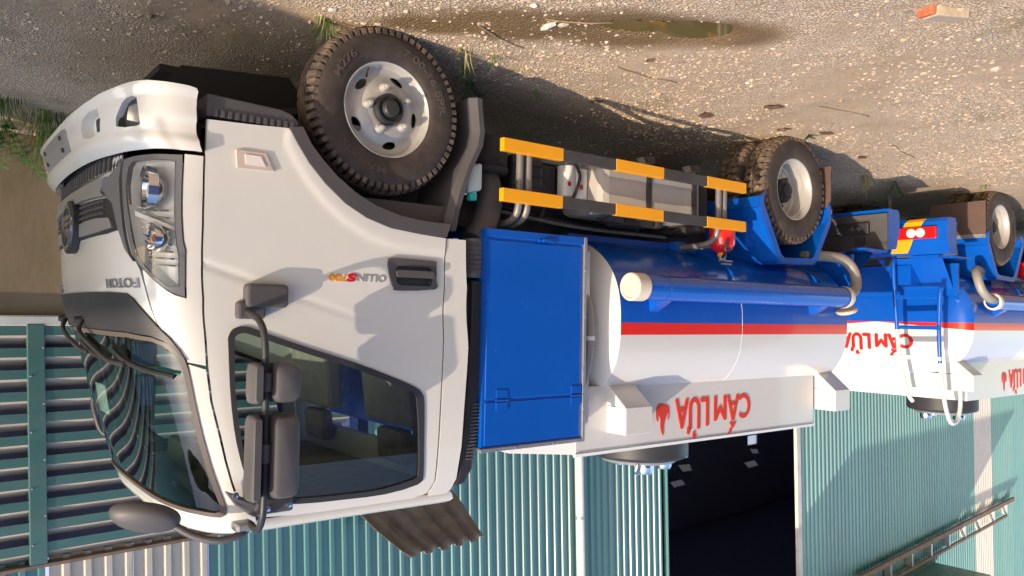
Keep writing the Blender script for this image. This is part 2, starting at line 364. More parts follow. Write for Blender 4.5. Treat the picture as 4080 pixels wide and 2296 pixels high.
        vs_, fs_ = plate(door_f+door_t+list(reversed(arch_o))[1:]+[(1.233, .558)], [smoothpoly(win_o, 2)], lambda a, b_, d: tuple(CAB.at(a, b_, d+crease(a, b_))), 0, .02, .014)
        dr = MB().add(vs_, fs_).build('door', 'cab', T, sd, 50)
        shell_part('window_seal', CAB, smoothpoly(win_o, 2), 'rubber', dr, sd, [smoothpoly(win_i, 2)], off=.006, th=.02, step=.02)
        gl = shell_part('window_glass', CAB, smoothpoly(win_i, 2), 'sideglass', dr, sd, off=-.004, th=.003, step=.05)
        # crease strip along the belt of the door
        # door handle recess and grip
        hp = [(1.862, 1.085), (1.868, 1.062), (1.885, 1.052), (2.09, 1.055), (2.112, 1.07), (2.108, 1.15), (2.10, 1.185), (1.905, 1.197), (1.885, 1.185), (1.872, 1.15)]
        ho = shell_part('door_handle', CAB, smoothpoly(hp, 2), 'grey', dr, sd, [rrect(1.90, 2.085, 1.085, 1.172, .02)], off=.012, th=.012, step=.03)
        shell_part('handle_recess', CAB, rrect(1.897, 2.088, 1.082, 1.175, .02), 'black', dr, sd, off=.003, th=.004)
        shell_part('handle_grip', CAB, rrect(1.895, 2.09, 1.105, 1.137, .01), 'grey', dr, sd, off=.03, th=.012)
        shell_part('keyhole', CAB, rrect(2.062, 2.08, 1.145, 1.163, .008), 'black', dr, sd, off=.014, th=.004, step=.01)
        # side indicator
        io = [(1.181, .668), (1.30, .668), (1.336, .735), (1.19, .738)]
        ib = shell_part('side_indicator', CAB, smoothpoly(io, 1), 'indic', dr, sd, off=.010, th=.012)
        shell_part('indicator_reflector', CAB, [(1.215, .683), (1.278, .683), (1.30, .722), (1.222, .722)], 'lampclear', dr, sd, off=.014, th=.004)
        shell_part('rear_side_panel', CAB, rear, 'cab', T, sd, th=.02)
        # wheel arch lip and liner
        shell_part('wheel_arch_lip', CAB, arch_o+list(reversed(arch_i)), 'grey', T, sd, off=.014, th=.05, step=.02)
        b = MB(); q = [(CAB.p(a, z).x, z) for a, z in arch_i]
        for k in range(len(q)-1):
            (xa, za), (xb, zb) = q[k], q[k+1]; b.add([(xa, .0, za+.02), (xb, .0, zb+.02), (xb, .62, zb+.02), (xa, .62, za+.02)], [(0, 1, 2, 3)])
        b.box(.42, .47, .0, .62, .50, .60).box(-.40, .46, .60, .63, .5, .92)
        b.build('wheel_housing', 'dark', T, sd, recalc=False)
        # step under the door
        st = MB().prism([(.815, .462), (.815, .548), (.46, .548), (.448, .53), (.447, .512), (.475, .487), (.52, .474)], -.042, .12)
        so_ = st.build('sill_step', 'grey', T, sd, bevel=.006)
        for k in range(12): MB().box(.47+k*.028, .484+k*.028, -.052, -.03, .522, .549).build('step_rib', 'grey', so_, sd)
    # ---- roof: rings shrinking inwards
    b = MB(); ring = [(-2.0+4.0*k/80) for k in range(81)]
    lv = [(2.150, 0, -.004), (2.163, 0, .003), (2.185, 0, .003), (2.198, .014, 0), (2.21, .045, 0), (2.218, .10, 0), (2.228, .25, 0), (2.236, .5, 0)]
    for zz, ins, of in lv:
        for s in ring:
            P = CAB.at(s, min(zz, 2.2), of); c = Vector((.2, YC, zz)); d = (c-P); d.z = 0; l = d.length; P = P+d*(min(ins/l, .95)); b.v.append((P.x, P.y, zz))
    n = len(ring)
    for i in range(len(lv)-1):
        for k in range(n-1): b.f.append([i*n+k, i*n+k+1, (i+1)*n+k+1, (i+1)*n+k])
        b.f.append([i*n+n-1, i*n, (i+1)*n, (i+1)*n+n-1])
    b.f.append([(len(lv)-1)*n+k for k in range(n)])
    rf = b.build('roof', 'cab', T, smooth=40)
    # ---- back wall with window and dark liner
    MB().box(-.405, -.375, .03, 1.71, .93, 1.45).box(-.39, -.36, .06, .35, 1.45, 2.17).box(-.39, -.36, 1.39, 1.68, 1.45, 2.17).box(-.389, -.361, .35, 1.39, 1.98, 2.17).build('cab_back_wall', 'cab', T)
    # ---- windscreen
    so2 = shell_part('windscreen_seal', CAB, sym(smoothpoly(scr_o, 1)), 'browntrim', T, holes=[sym(scr_i)], off=.006, th=.02, step=.022)
    shell_part('windscreen', CAB, sym(scr_i), 'glass', T, off=-.002, th=.004, step=.05)
    cw = shell_part('cowl_panel', CAB, sym(cowl), 'black', T, off=.010, th=.014, step=.03)
    # wipers
    def wiper(pts, blade, nm='wiper'):
        P = [CAB.at(a, z, o) for a, z, o in pts]; a = MB().tube(bez(P, 5), [.014]*3+[.011]*(len(bez(P, 5))-3), 8).build(nm, 'black', T, smooth=40)
        Q = [CAB.at(s, z, .022) for s, z in blade]; MB().tube(bez(Q, 6), .009, 6).build('wiper_blade', 'black', a, smooth=40)
        Q = [CAB.at(s, z, .008) for s, z in blade]; MB().tube(bez(Q, 6), .006, 4).build('wiper_rubber', 'rubber', a)
        MB().lathe([(.0, .03), (.014, .028), (.018, .0)], tuple(P[0]), 'x', 12).build('wiper_pivot', 'black', a, smooth=40)
    wiper([(.02, 1.345, .02), (.06, 1.39, .045), (.25, 1.45, .04), (.46, 1.50, .035), (.64, 1.508, .03)], [(.50, 1.455), (.60, 1.492), (.72, 1.518), (.82, 1.535), (.895, 1.548)])
    wiper([(-.52, 1.345, .02), (-.46, 1.39, .045), (-.27, 1.45, .04), (-.08, 1.48, .035), (.05, 1.485, .03)], [(-.16, 1.44), (.0, 1.474), (.14, 1.495), (.3, 1.51)])
    # ---- grille and fascia
    gp = [(0, .845), (.223, .846), (.602, .862), (.666, .89), (.691, .939), (.722, .995), (.60, 1.004), (.246, 1.003), (0, 1.002)]
    g = shell_part('grille', CAB, sym(gp), 'black', T, off=.004, th=.01)
    for r in range(3):
        for k in range(-13, 14):
            if abs(k) < 4: continue
            s = k*.043; z = .858+r*.024+abs(k)*.0009
            if abs(s) < .62: shell_part('grille_slat', CAB, [(s-.018, z), (s+.018, z), (s+.018, z+.008), (s-.018, z+.008)], 'grey', g, off=.014, th=.012, step=.05)
    sbp = [(.16, .935), (.30, .933), (.50, .936), (.64, .945), (.672, .985), (.50, .992), (.30, .992), (.16, .99)]
    for sg in (0, 1): shell_part('grille_band', CAB, sbp, 'silver', T, sg, off=.014, th=.01)
    gb = [(0, .780), (.256, .781), (.552, .783), (.60, .781), (.575, .80), (.555, .836), (.601, .858), (.222, .841), (0, .84)]
    shell_part('grille_bar', CAB, sym(gb), 'silver', T, off=.022, th=.03)
    lm_ = [(0, .66), (.40, .682), (.70, .688), (.72, .72), (.664, .758), (.43, .766), (0, .762)]
    lg = shell_part('lower_grille', CAB, sym(lm_), 'black', T, off=.0, th=.02)
    for k in range(-10, 11): shell_part('grille_rib', CAB, [(k*.06-.012, .70), (k*.06+.012, .70), (k*.06+.012, .756), (k*.06-.012, .756)], 'grey', lg, off=.01, th=.01, step=.08)
    fg = [(.671, .760), (.722, .732), (.714, .801), (.732, .896), (.752, .98), (.77, 1.04), (.79, 1.09), (.812, 1.118), (.764, 1.07), (.731, 1.012), (.722, 1.0), (.691, .939), (.666, .89), (.601, .861), (.56, .838), (.575, .795), (.602, .785)]
    for sd in (0, 1): shell_part('fascia', CAB, fg, 'fascia', T, sd, off=.012, th=.014, step=.02)
    # emblem
    e = empty('emblem'); e.parent = T; base = CAB.p(0, .935)
    def ell(a, b_, n=40, c=(0, .935)): return [(c[0]+a*cos(2*pi*k/n), c[1]+b_*sin(2*pi*k/n)) for k in range(n)]
    bpy.data.objects.remove(e)
    eb = shell_part('emblem', CAB, ell(.150, .118), 'black', T, off=.034, th=.03, step=.02)
    shell_part('emblem_ring', CAB, ell(.132, .100), 'chrome', eb, holes=[ell(.115, .085)], off=.042, th=.02, step=.02)
    for pl in ([(-.085, .885), (.085, .885), (.065, .905), (-.06, .905)], [(-.055, .914), (.055, .914), (.035, .934), (-.03, .934)], [(-.022, .943), (.03, .943), (.0, .985)], [(-.09, .90), (-.068, .915), (-.01, 1.0), (-.018, 1.005)]):
        shell_part('emblem_bar', CAB, pl, 'chrome', eb, off=.041, th=.008, step=.03)
    shell_text('lettering', CAB, 'FOTON', .823, 1.18, .25, .037, 'letter', T, off=0, th=.008, offset=.012)
    shell_text('lettering', CAB, 'OLLIN', -.52, 1.18, .22, .037, 'letter', T, off=0, th=.008, offset=.012)
    shell_text('badge', CAB, 'OLLIN', 1.849, 1.131, .14, .032, 'greyprint', T, th=.003, offset=.015, shear=.15)
    shell_text('badge', CAB, 'S', 1.712, 1.129, .05, .038, 'redprint', T, th=.004, offset=.05, shear=.2)
    shell_text('badge', CAB, '700', 1.662, 1.134, .082, .033, 'amberprint', T, th=.003, offset=.03, shear=.15)
    # ---- headlights
    for sd in (0, 1):
        h = shell_part('headlight', CAB, hl_o, 'fascia', T, sd, [hl_l], off=.004, th=.02, step=.02)
        shell_part('lens', CAB, hl_l, 'lens', h, sd, off=.006, th=.003, step=.03)
        # bowl behind the lens: back wall and skirt
        V, F = tri2d(hl_l, (), .025); lp = resample(hl_l, .025)
        vs = [tuple(CAB.at(a, z, 0)+Vector((-.055, .02, 0))) for a, z in V]; b = MB().add(vs, F)
        m = len(lp); k = len(b.v); b.v += [tuple(CAB.at(a, z, -.004)) for a, z in lp]+[tuple(CAB.at(a, z, 0)+Vector((-.055, .02, 0))) for a, z in lp]
        b.f += [[k+i, k+(i+1) % m, k+m+(i+1) % m, k+m+i] for i in range(m)]
        b.build('housing', 'lampinner', h, sd, smooth=30, recalc=False)
        c = CAB.p(.868, .842)+Vector((-.045, .025, 0))
        MB().lathe([(.072, .045), (.066, .03), (.05, .0), (.03, -.02), (.0, -.03)], tuple(c), 'x', 28).build('reflector', 'chrome', h, sd, smooth=60)
        MB().lathe([(.078, .05), (.086, .055), (.086, .02), (.076, .02)], tuple(c), 'x', 28).build('reflector_ring', 'chrome', h, sd, smooth=40)
        MB().lathe([(.0, .042), (.02, .036), (.034, .018), (.038, .0), (.038, -.02)], tuple(c), 'x', 20).build('projector', 'lampclear', h, sd, smooth=60)
        c2 = CAB.p(.90, 1.03)+Vector((-.045, .025, 0))
        MB().lathe([(.062, .05), (.055, .025), (.04, .0), (.0, -.02)], tuple(c2), 'x', 28).build('reflector', 'chrome', h, sd, smooth=60)
        MB().lathe([(.0, .05), (.014, .045), (.018, .02), (.018, 0)], tuple(c2), 'x', 12).build('bulb', 'orange', h, sd, smooth=60)
        for k in range(9):
            z = .91+k*.026; MB().tube([CAB.at(.80+k*.008, z, -.02), CAB.at(.85, z+.012, -.035), CAB.at(.945+.003*k, z+.016, -.02)], .004, 5).build('reflector_rib', 'chrome', h, sd)
        shell_part('divider', CAB, [(.79, .925), (.972, .985), (.973, 1.0), (.795, .945)], 'lampinner', h, sd, off=-.012, th=.03, step=.03)
    # ---- bumper
    top = [(0, .694), (.4, .696), (.68, .697), (.84, .693), (.92, .691), (.963, .692), (1.004, .698), (1.075, .698)]
    bot = [(1.125, .475), (1.118, .463), (1.09, .458), (1.035, .456), (.951, .455), (.905, .46), (.805, .482), (.68, .502), (.543, .518), (.3, .530), (0, .534)]
    fogp = smoothpoly([(.80, .617), (.835, .556), (.868, .519), (.912, .516), (.914, .598), (.896, .620)], 2)
    towp = smoothpoly([(.56, .56), (.70, .54), (.69, .625), (.52, .628)], 2)
    h = [fogp, towp, [(-a, b) for a, b in reversed(fogp)], [(-a, b) for a, b in reversed(towp)]]
    def ledge(a, z):
        sg = lambda t: 1/(1+math.exp(-t))
        return .016*sg((z-.648)/.004)+.012*sg((.485-z+.062*max(0, min(1, (.95-abs(a))/.5)))/.004)-.010*sg((abs(a)-.985)/.006)*sg((z-.585)/.004)
    vs_, fs_ = plate(sym(top+[(1.10, .66), (1.12, .58)]+bot), h, lambda a, b_, d: tuple(BUM.at(a, b_, d+ledge(a, b_))), 0, .05, .015)
    bp = MB().add(vs_, fs_).build('bumper', 'cab', T, 0, 45)
    shell_part('plate_recess', BUM, sym([(0, .556), (.30, .556), (.31, .566), (.31, .638), (.30, .645), (0, .645)]), 'silver', bp, off=.012, th=.014)
    for s, z in ((.22, .578), (.22, .625), (-.22, .578), (-.22, .625)): shell_part('plate_bolt_slot', BUM, rrect(s-.018, s+.018, z-.008, z+.008, .006), 'black', bp, off=.016, th=.006, step=.02)
    for sd in (0, 1):
        fo = shell_part('fog_lamp', BUM, fogp, 'black', bp, sd, off=-.03, th=.004, step=.02)
        shell_part('fog_lens', BUM, [(.84, .595), (.86, .545), (.903, .532), (.905, .59), (.893, .607)], 'letter', bp, sd, off=-.022, th=.006, step=.02)
        shell_part('tow_recess', BUM, towp, 'cab', bp, sd, off=-.045, th=.004, step=.03)
        shell_part('tow_slot', BUM, [(.585, .565), (.625, .56), (.61, .615), (.57, .615)], 'black', bp, sd, off=-.04, th=.006, step=.03)
    MB().box(.80, 1.10, .08, 1.66, .50, .66).build('bumper_core', 'dark', T)
    # ---- interior
    MB().box(.45, .80, .06, 1.68, 1.0, 1.32).box(.70, .98, .16, 1.58, .95, 1.36).build('dashboard', 'interior', T, bevel=.04)
    MB().box(-.34, .9, .05, 1.69, .78, .86).build('cab_floor', 'interior', T)
    for y0 in (.16, 1.10):
        s = MB().prism([(-.30, 1.12), (.28, 1.16), (.30, 1.26), (-.28, 1.26)], y0, y0+.5).prism([(-.30, 1.22), (-.16, 1.22), (-.24, 1.86), (-.34, 1.86)], y0, y0+.5).build('seat', 'seat', T, bevel=.03)
        MB().prism([(-.33, 1.88), (-.24, 1.88), (-.26, 2.06), (-.35, 2.06)], y0+.12, y0+.38).build('headrest', 'seat', s, bevel=.03)
    c = Vector((.42, 1.32, 1.38)); ax = Vector((-.55, 0, .83)); u = Vector((0, 1, 0)); w = ax.cross(u)
    sw = MB().tube([c+u*(.21*cos(2*pi*k/28))+w*(.21*sin(2*pi*k/28)) for k in range(28)], .016, 8, closed=True).build('steering_wheel', 'interior', T, smooth=60)
    b = MB()
    for a in (0, 120, 240): b.tube([c, c+u*(.2*sin(radians(a)))+w*(.2*cos(radians(a)))], .012, 6)
    b.tube([c+ax*.03, c-ax*.4], .035, 10); b.build('steering_column', 'interior', sw)
    MB().add([(.955, .95, 1.66), (.93, .95, 1.80), (.93, 1.2, 1.80), (.955, 1.2, 1.66)], [(0, 1, 2, 3)]).build('windscreen_paper', 'paper', T, recalc=False)
    [MB().box(.50, .56, ya, yb, 1.98, 2.11).build('sun_visor', 'seat', T, bevel=.02) for ya, yb in ((.35, .75), (1.0, 1.4))]
    MB().box(-.36, .62, .06, 1.68, 2.125, 2.15).build('headliner', 'seat', T)
    # ---- near and far mirror sets
    for sd in (0, 1):
        P = [(.655, -.075, 1.30), (.655, -.13, 1.31), (.645, -.20, 1.335), (.636, -.235, 1.40), (.630, -.24, 1.55), (.626, -.24, 1.75), (.622, -.235, 2.0), (.620, -.21, 2.09), (.615, -.15, 2.135), (.60, -.03, 2.14)]
        arm = MB().tube(bez(P, 5), .0135, 12).build('mirror_arm', 'black', T, sd, smooth=60)
        for z in (1.565, 1.83): MB().lathe([(.022, -.035), (.022, .035)], (.628, -.24, z), 'z', 14, cap=True).build('mirror_clamp', 'grey', arm, sd, smooth=40)
        MB().prism(rrect(.49, .66, 1.19, 1.285, .02), -.10, -.04).prism(rrect(.575, .69, 1.26, 1.33, .015), -.085, -.04).build('mirror_base', 'grey', arm, sd, bevel=.012)
        MB().hexa([(.70, .0, 2.0), (.66, .0, 2.06), (.655, -.03, 2.06), (.70, -.035, 2.0)], [(.56, .03, 2.07), (.56, .06, 2.14), (.56, -.01, 2.13), (.56, -.03, 2.07)]).box(.42, .58, -.03, .06, 2.055, 2.115).build('mirror_bracket', 'grey', arm, sd, bevel=.012)
        for bx, bz in ((.66, 2.02), (.44, 2.085), (.53, 2.09)): MB().lathe([(.0, -.012), (.012, -.01), (.014, .0)], (bx, -.028, bz), 'y', 10).build('bracket_bolt', 'chrome', arm, sd, smooth=40)
        for nm, z0, z1, wd in (('wide_mirror', 1.49, 1.645, .155), ('main_mirror', 1.685, 2.005, .165)):
            # folded heads: glass towards the door, back shell in two lobes with the arm in the groove between them
            def lobe(b, xa, xb, r):
                lev = [(-.205, 1.0), (-.235, 1.0), (-.262, .96), (-.28, .84), (-.288, .62)]; m = None
                xc, hx = (xa+xb)/2, (xb-xa)/2; zc, hz = (z0+z1)/2, (z1-z0)/2; k0 = len(b.v)
                for y, k in lev:
                    kz = 1-(1-k)*hx/hz*1.6
                    lp = rrect(xc-hx*k, xc+hx*k, zc-hz*kz, zc+hz*kz, r*k, 4); m = len(lp); b.v += [(x, y, z) for x, z in lp]
                for i in range(len(lev)-1): b.f += [[k0+i*m+k, k0+i*m+(k+1) % m, k0+(i+1)*m+(k+1) % m, k0+(i+1)*m+k] for k in range(m)]
                b.f += [[k0+(len(lev)-1)*m+k for k in range(m)], [k0+k for k in range(m-1, -1, -1)]]
            b = MB(); lobe(b, .498, .607, .034); lobe(b, .648, .688, .018)
            b.prism(rrect(.50, .686, z0+.004, z1-.004, .03), -.222, -.19)
            mo = b.build(nm, 'grey', T, sd, smooth=35)
            MB().prism(rrect(.512, .675, z0+.015, z1-.015, .025), -.189, -.187).build('mirror_glass', 'mirrorglass', mo, sd)
    # look-down mirror on the near front corner
    P = [(.60, -.02, 2.15), (.64, -.05, 2.17), (.72, -.04, 2.185), (.80, .0, 2.165), (.87, .04, 2.12)]
    a = MB().tube(bez(P, 6), .015, 10).build('front_mirror_arm', 'grey', T, smooth=60)
    MB().box(.585, .66, -.06, .02, 2.13, 2.165).build('arm_foot', 'steel', a, bevel=.01)
    b = MB(); c = Vector((.965, .06, 2.085)); n = 28; rings = []
    axu = Vector((.93, .30, -.17)).normalized(); axn = Vector((.10, -.75, .62)).normalized(); axw = axn.cross(axu).normalized()
    for k, hgt in ((1.0, -.02), (1.02, -.01), (1.0, .0), (.92, .016), (.75, .028), (.4, .038), (.12, .04)):
        rings.append([c+axu*(.125*k*cos(2*pi*i/n))+axw*(.070*k*sin(2*pi*i/n))+axn*hgt for i in range(n)])
    for r in rings: b.v += [tuple(v) for v in r]
    for i in range(len(rings)-1): b.f += [[i*n+k, i*n+(k+1) % n, (i+1)*n+(k+1) % n, (i+1)*n+k] for k in range(n)]
    b.f += [list(range(n)), [(len(rings)-1)*n+k for k in range(n)]]
    b.build('front_mirror', 'grey', T, smooth=60)
    # small grab loop on the far pillar
    MB().tube(bez([(.80, 1.70, 1.78), (.86, 1.76, 1.80), (.84, 1.80, 1.90), (.80, 1.80, 2.0), (.72, 1.74, 2.03)], 4), .018, 8).build('grab_handle', 'black', T, smooth=60)
def tyre_text(s, x, z, r, mid, size, span, parent, m, side):
    top, fs = fit_text(s, span, size, offset=.01)
    def f(a, b, d):
        an = radians(mid)+(span/2-a)/r*1.0          # letters run clockwise seen from outside, tops outward
        rr = r+b-size/2; return (x+rr*cos(an), -.0005+.004*((rr-.30)/.06)**2-d, z+rr*sin(an))
    vs, fs = extrude2d(top, fs, f, -.004, .0025)
    return MB().add(vs, fs).build('tyre_lettering', m, parent, side)
def make_wheel(T, x, y0, side, kind):
    """kind front / rear_outer / rear_inner; y0 = outer sidewall plane"""
    z = .372
    prof = [(.212, .03), (.222, .014), (.245, .005), (.275, .001), (.30, .0), (.325, .003), (.340, .008), (.350, .016), (.360, .034), (.366, .06), (.366, .13), (.360, .156), (.350, .174), (.340, .182), (.325, .187), (.30, .19), (.27, .188), (.24, .182), (.212, .16)]
    w = MB().lathe(prof, (x, y0, z), 'y', 64).build('wheel' if kind != 'rear_inner' else 'inner_wheel', 'tyre', T, side, smooth=50)
    tm = 'tread' if kind == 'front' else 'mudtread'
    b = MB(); N = 62 if kind == 'front' else 46
    def P(r, h, a): return (x+r*cos(a), y0+h, z+r*sin(a))
    for k in range(N):
        a0 = 2*pi*k/N; da = 2*pi/N
        for ya, yb, sk in (((.008, .050, 1), (.140, .182, -1)) if kind == 'front' else ((.012, .085, 1), (.105, .178, -1))):
            g = .58 if kind == 'front' else .60
            ri, ro = (.342, .385) if kind == 'front' else (.345, .389)
            o = sk*.25*da
            if kind == 'front': pts = [(ya, a0), (yb, a0+o*.3)]
            else:
                ym = (ya+yb)/2; pts = [(ya, a0), (ya+(yb-ya)*.33, a0+.35*da), (ya+(yb-ya)*.66, a0-.05*da+.2*da), (yb, a0+.45*da)]
            if kind != 'front' and sk < 0: pts = [(h, a+.5*da) for h, a in pts]
            for i in range(len(pts)-1):
                (h0, b0), (h1, b1) = pts[i], pts[i+1]
                def rt(h): return ro-(.018 if (h < .02 or h > .17) else 0)
                b.hexa([P(ri, h0, b0), P(ri, h0, b0+g*da), P(ri, h1, b1+g*da), P(ri, h1, b1)], [P(rt(h0), h0, b0), P(rt(h0), h0, b0+g*da), P(rt(h1), h1, b1+g*da), P(rt(h1), h1, b1)])
    if kind == 'front':
        Z = 96
        for ya, yb in ((.058, .078), (.085, .105), (.112, .132)):
            vs = []
            for k in range(Z):
                a = 2*pi*k/Z; o = .006*(1 if k % 2 else -1)
                vs += [P(.370, ya+o, a), P(.385, ya+o, a), P(.385, yb+o, a), P(.370, yb+o, a)]
            b.add(vs, [[k*4+j, ((k+1) % Z)*4+j, ((k+1) % Z)*4+j+1, k*4+j+1] for k in range(Z) for j in range(3)])
    b.build('tread', tm, w, side)
    if kind == 'rear_inner':
        MB().lathe([(.215, .03), (.19, .06), (.18, .1), (0, .1)], (x, y0, z), 'y', 32).build('rim', 'rim', w, side, smooth=50); return w
    fl = [(.212, .045), (.2205, .03), (.2205, .018), (.216, .014), (.210, .018), (.205, .03)]
    if kind == 'front':
        MB().lathe(fl+[(.200, .048), (.196, .056)], (x, y0, z), 'y', 64).build('rim', 'rim', w, side, smooth=40)
        def hh(r): return herm([(0, .030), (.06, .030), (.095, .028), (.125, .040), (.15, .056), (.17, .064), (.19, .060), (.2, .056)], r)
        outer = [(.197*cos(2*pi*k/56), .197*sin(2*pi*k/56)) for k in range(56)]; holes = []
        for k in range(5):
            a = radians(30+72*k); c = (.158*cos(a), .158*sin(a)); u = (cos(a), sin(a)); v = (-sin(a), cos(a))
            holes.append([(c[0]+u[0]*.017*cos(t)+v[0]*.036*sin(t), c[1]+u[1]*.017*cos(t)+v[1]*.036*sin(t)) for t in [2*pi*i/18 for i in range(18)]])
        vs, fs = plate(outer, holes, lambda a, b_, d: (x+a, y0+hh(hypot(a, b_))-d, z+b_), 0, .008, .016)
        MB().add(vs, fs).build('wheel_disc', 'rim', w, side, smooth=50)
        MB().lathe([(.072, .03), (.072, .004), (.068, -.004), (.058, -.006), (.054, .006), (.042, .006), (.039, -.016), (.032, -.024), (0, -.026)], (x, y0, z), 'y', 36).build('hub_cap', 'black', w, side, smooth=35)
        for k in range(5):
            a = radians(66+72*k); c = (x+.102*cos(a), y0, z+.102*sin(a))
            MB().lathe([(.021, .03), (.021, .018), (.015, .014), (.015, -.004), (.009, -.006), (.009, -.018), (0, -.019)], c, 'y', 6 if k < 0 else 10).build('wheel_nut', 'rim', w, side, smooth=30)
        MB().tube([(x+.17*cos(1.0), y0+.06, z-.17*sin(1.0)), (x+.19*cos(1.0), y0+.03, z-.19*sin(1.0)), (x+.2*cos(1.0), y0+.01, z-.2*sin(1.0))], .004, 6).build('valve', 'dark', w, side)
        for s_, mid, size, sp in (('7.00-16 8PR', -140, .032, .36), ('MAXXIS', 62, .034, .25), ('M276', -37, .034, .15)):
            tyre_text(s_, x, z, .285, mid, size, sp, w, 'dustletter', side)
    else:
        MB().lathe(fl+[(.200, .05), (.198, .065), (.190, .07), (.190, .145), (.178, .155), (.165, .150), (.15, .150), (.12, .158), (.115, .15), (0, .15)], (x, y0, z), 'y', 64).build('rim', 'rim', w, side, smooth=35)
        MB().lathe([(.088, .155), (.086, .10), (.075, .092), (.05, .088), (.048, .07), (0, .066)], (x, y0, z), 'y', 24).build('hub_cap', 'dark', w, side, smooth=35)
        for k in range(5):
            a = radians(20+72*k); MB().lathe([(.014, .15), (.014, .12), (.008, .115), (0, .115)], (x+.108*cos(a), y0, z+.108*sin(a)), 'y', 8).build('wheel_nut', 'dark', w, side, smooth=30)
    return w

def tank_xs(k, n=72, zc=1.33, hw=.87, hh=.55, e=2.6):
    out = []
    for i in range(n):
        a = 2*pi*i/n; c, s = cos(a), sin(a)
        out.append((YC+hw*k*(abs(c)**(2/e))*(1 if c >= 0 else -1), zc+hh*(k if k > .9 else k)*(abs(s)**(2/e))*(1 if s >= 0 else -1)))
    return out
def tank_side(z, hw=.87, hh=.55, e=2.6):    # y of the near skin at height z
    return YC-hw*(max(0, 1-(abs(z-1.33)/hh)**e))**(1/e)
def make_body(T):
    # ---- tank: skin split into blue belly, red stripe and white top
    X0, X1 = -1.50, -3.93
    rings = [(X0+.125, .002), (X0+.12, .25), (X0+.105, .5), (X0+.085, .72), (X0+.06, .87), (X0+.02, .965), (X0, 1.0), (-2.0, 1.0), (-2.7, 1.0), (-3.3, 1.0), (X1, 1.0), (X1-.03, .965), (X1-.06, .87), (X1-.085, .72), (X1-.10, .5), (X1-.115, .25), (X1-.12, .002)]
    def z_ok(z, lo, hi): return lo <= z <= hi
    zs = [1.33-.55+1.10*k/1 for k in ()]
    def side_ring(k, zlo, zhi, n=22):
        # both flanks between two heights, as two polylines
        hw, hh = .87*k, .55*k; res = []
        for i in range(n+1):
            al = math.asin(max(-1, min(1, (zlo-1.33)/.55))); ah = math.asin(max(-1, min(1, (zhi-1.33)/.55))); z = 1.33+.55*sin(al+(ah-al)*i/n); zz = 1.33+(z-1.33)*k
            t = max(0, 1-(abs(zz-1.33)/hh)**2.6)**(1/2.6); res.append((hw*t, zz))
        return res
    allr = rings; hd = [q for q in allr if q[0] >= X0]; bd = [q for q in allr if q[0] <= X0]
    def skin(name, m, zlo, zhi, parent, n=22, rings=bd):
        b = MB()
        for sg in (-1, 1):
            k0 = len(b.v)
            for X, k in rings:
                b.v += [(X, YC+sg*h, z) for h, z in side_ring(k, zlo, zhi, n)]
            for i in range(len(rings)-1):
                for j in range(n): b.f.append([k0+i*(n+1)+j, k0+i*(n+1)+j+1, k0+(i+1)*(n+1)+j+1, k0+(i+1)*(n+1)+j])
            # end caps: vertical band across the dished end
        for idx in ():
            X, k = rings[idx]; r = side_ring(k, zlo, zhi, n); k0 = len(b.v)
            b.v += [(X, YC-h, z) for h, z in r]+[(X, YC+h, z) for h, z in r]
            b.f += [[k0+j, k0+j+1, k0+n+1+j+1, k0+n+1+j] for j in range(n)]
        return b.build(name, m, parent, smooth=40)
    tk = skin('tank', 'tankwhite', 1.40, 1.88, T, 26)
    skin('red_stripe', 'red', 1.330, 1.40, tk, 3); skin('tank_belly', 'blue', .78, 1.330, tk, 26)
    skin('tank_head', 'tankwhite', .78, 1.88, tk, 44, hd)
    b = MB(); n = 72
    xs = tank_xs(1.0); b.tube([(-2.631, y, z) for y, z in xs], .0022, 6, closed=True); b.build('weld_seam', 'tankwhite', tk)
    # catch basin box on top with side boards
    sb = MB().hexa([(-1.30, .15, 1.70), (-1.30, .15, 2.085), (-1.30, 1.59, 2.085), (-1.30, 1.59, 1.70)], [(-3.72, .15, 1.70), (-3.72, .15, 2.085), (-3.72, 1.59, 2.085), (-3.72, 1.59, 1.70)])
    sbo = sb.build('top_box', 'tankwhite', T, bevel=.006)
    MB().hexa([(-.95, .30, 2.00), (-.95, .30, 2.06), (-.95, 1.44, 2.06), (-.95, 1.44, 2.00)], [(-1.298, .16, 1.72), (-1.298, .16, 2.08), (-1.298, 1.58, 2.08), (-1.298, 1.58, 1.72)]).build('front_spill_panel', 'tankwhite', sbo)
    MB().prism([(.14, 2.075), (.15, 2.095), (.165, 2.095), (.165, 2.075)], -3.722, -1.298, 'x').build('rim_fold', 'tankwhite', sbo)
    for xa, xb in ((-1.545, -1.765), (-3.76, -3.965)):
        MB().hexa([(xa, -.005, 1.815), (xa, -.005, 1.972), (xa, 1.745, 1.972), (xa, 1.745, 1.815)], [(xb, -.005, 1.815), (xb, -.005, 1.972), (xb, 1.745, 1.972), (xb, 1.745, 1.815)]).hexa(
            [(xa-.001, .0, 1.815), (xa-.001, .30, 1.812), (xa-.001, .30, 1.66), (xa-.001, .16, 1.68)], [(xb+.001, .0, 1.815), (xb+.001, .30, 1.812), (xb+.001, .30, 1.66), (xb+.001, .16, 1.68)]).hexa(
            [(xa-.001, 1.74, 1.815), (xa-.001, 1.44, 1.812), (xa-.001, 1.44, 1.66), (xa-.001, 1.58, 1.68)], [(xb+.001, 1.74, 1.815), (xb+.001, 1.44, 1.812), (xb+.001, 1.44, 1.66), (xb+.001, 1.58, 1.68)]).build('cross_box', 'tankwhite', T, bevel=.004)
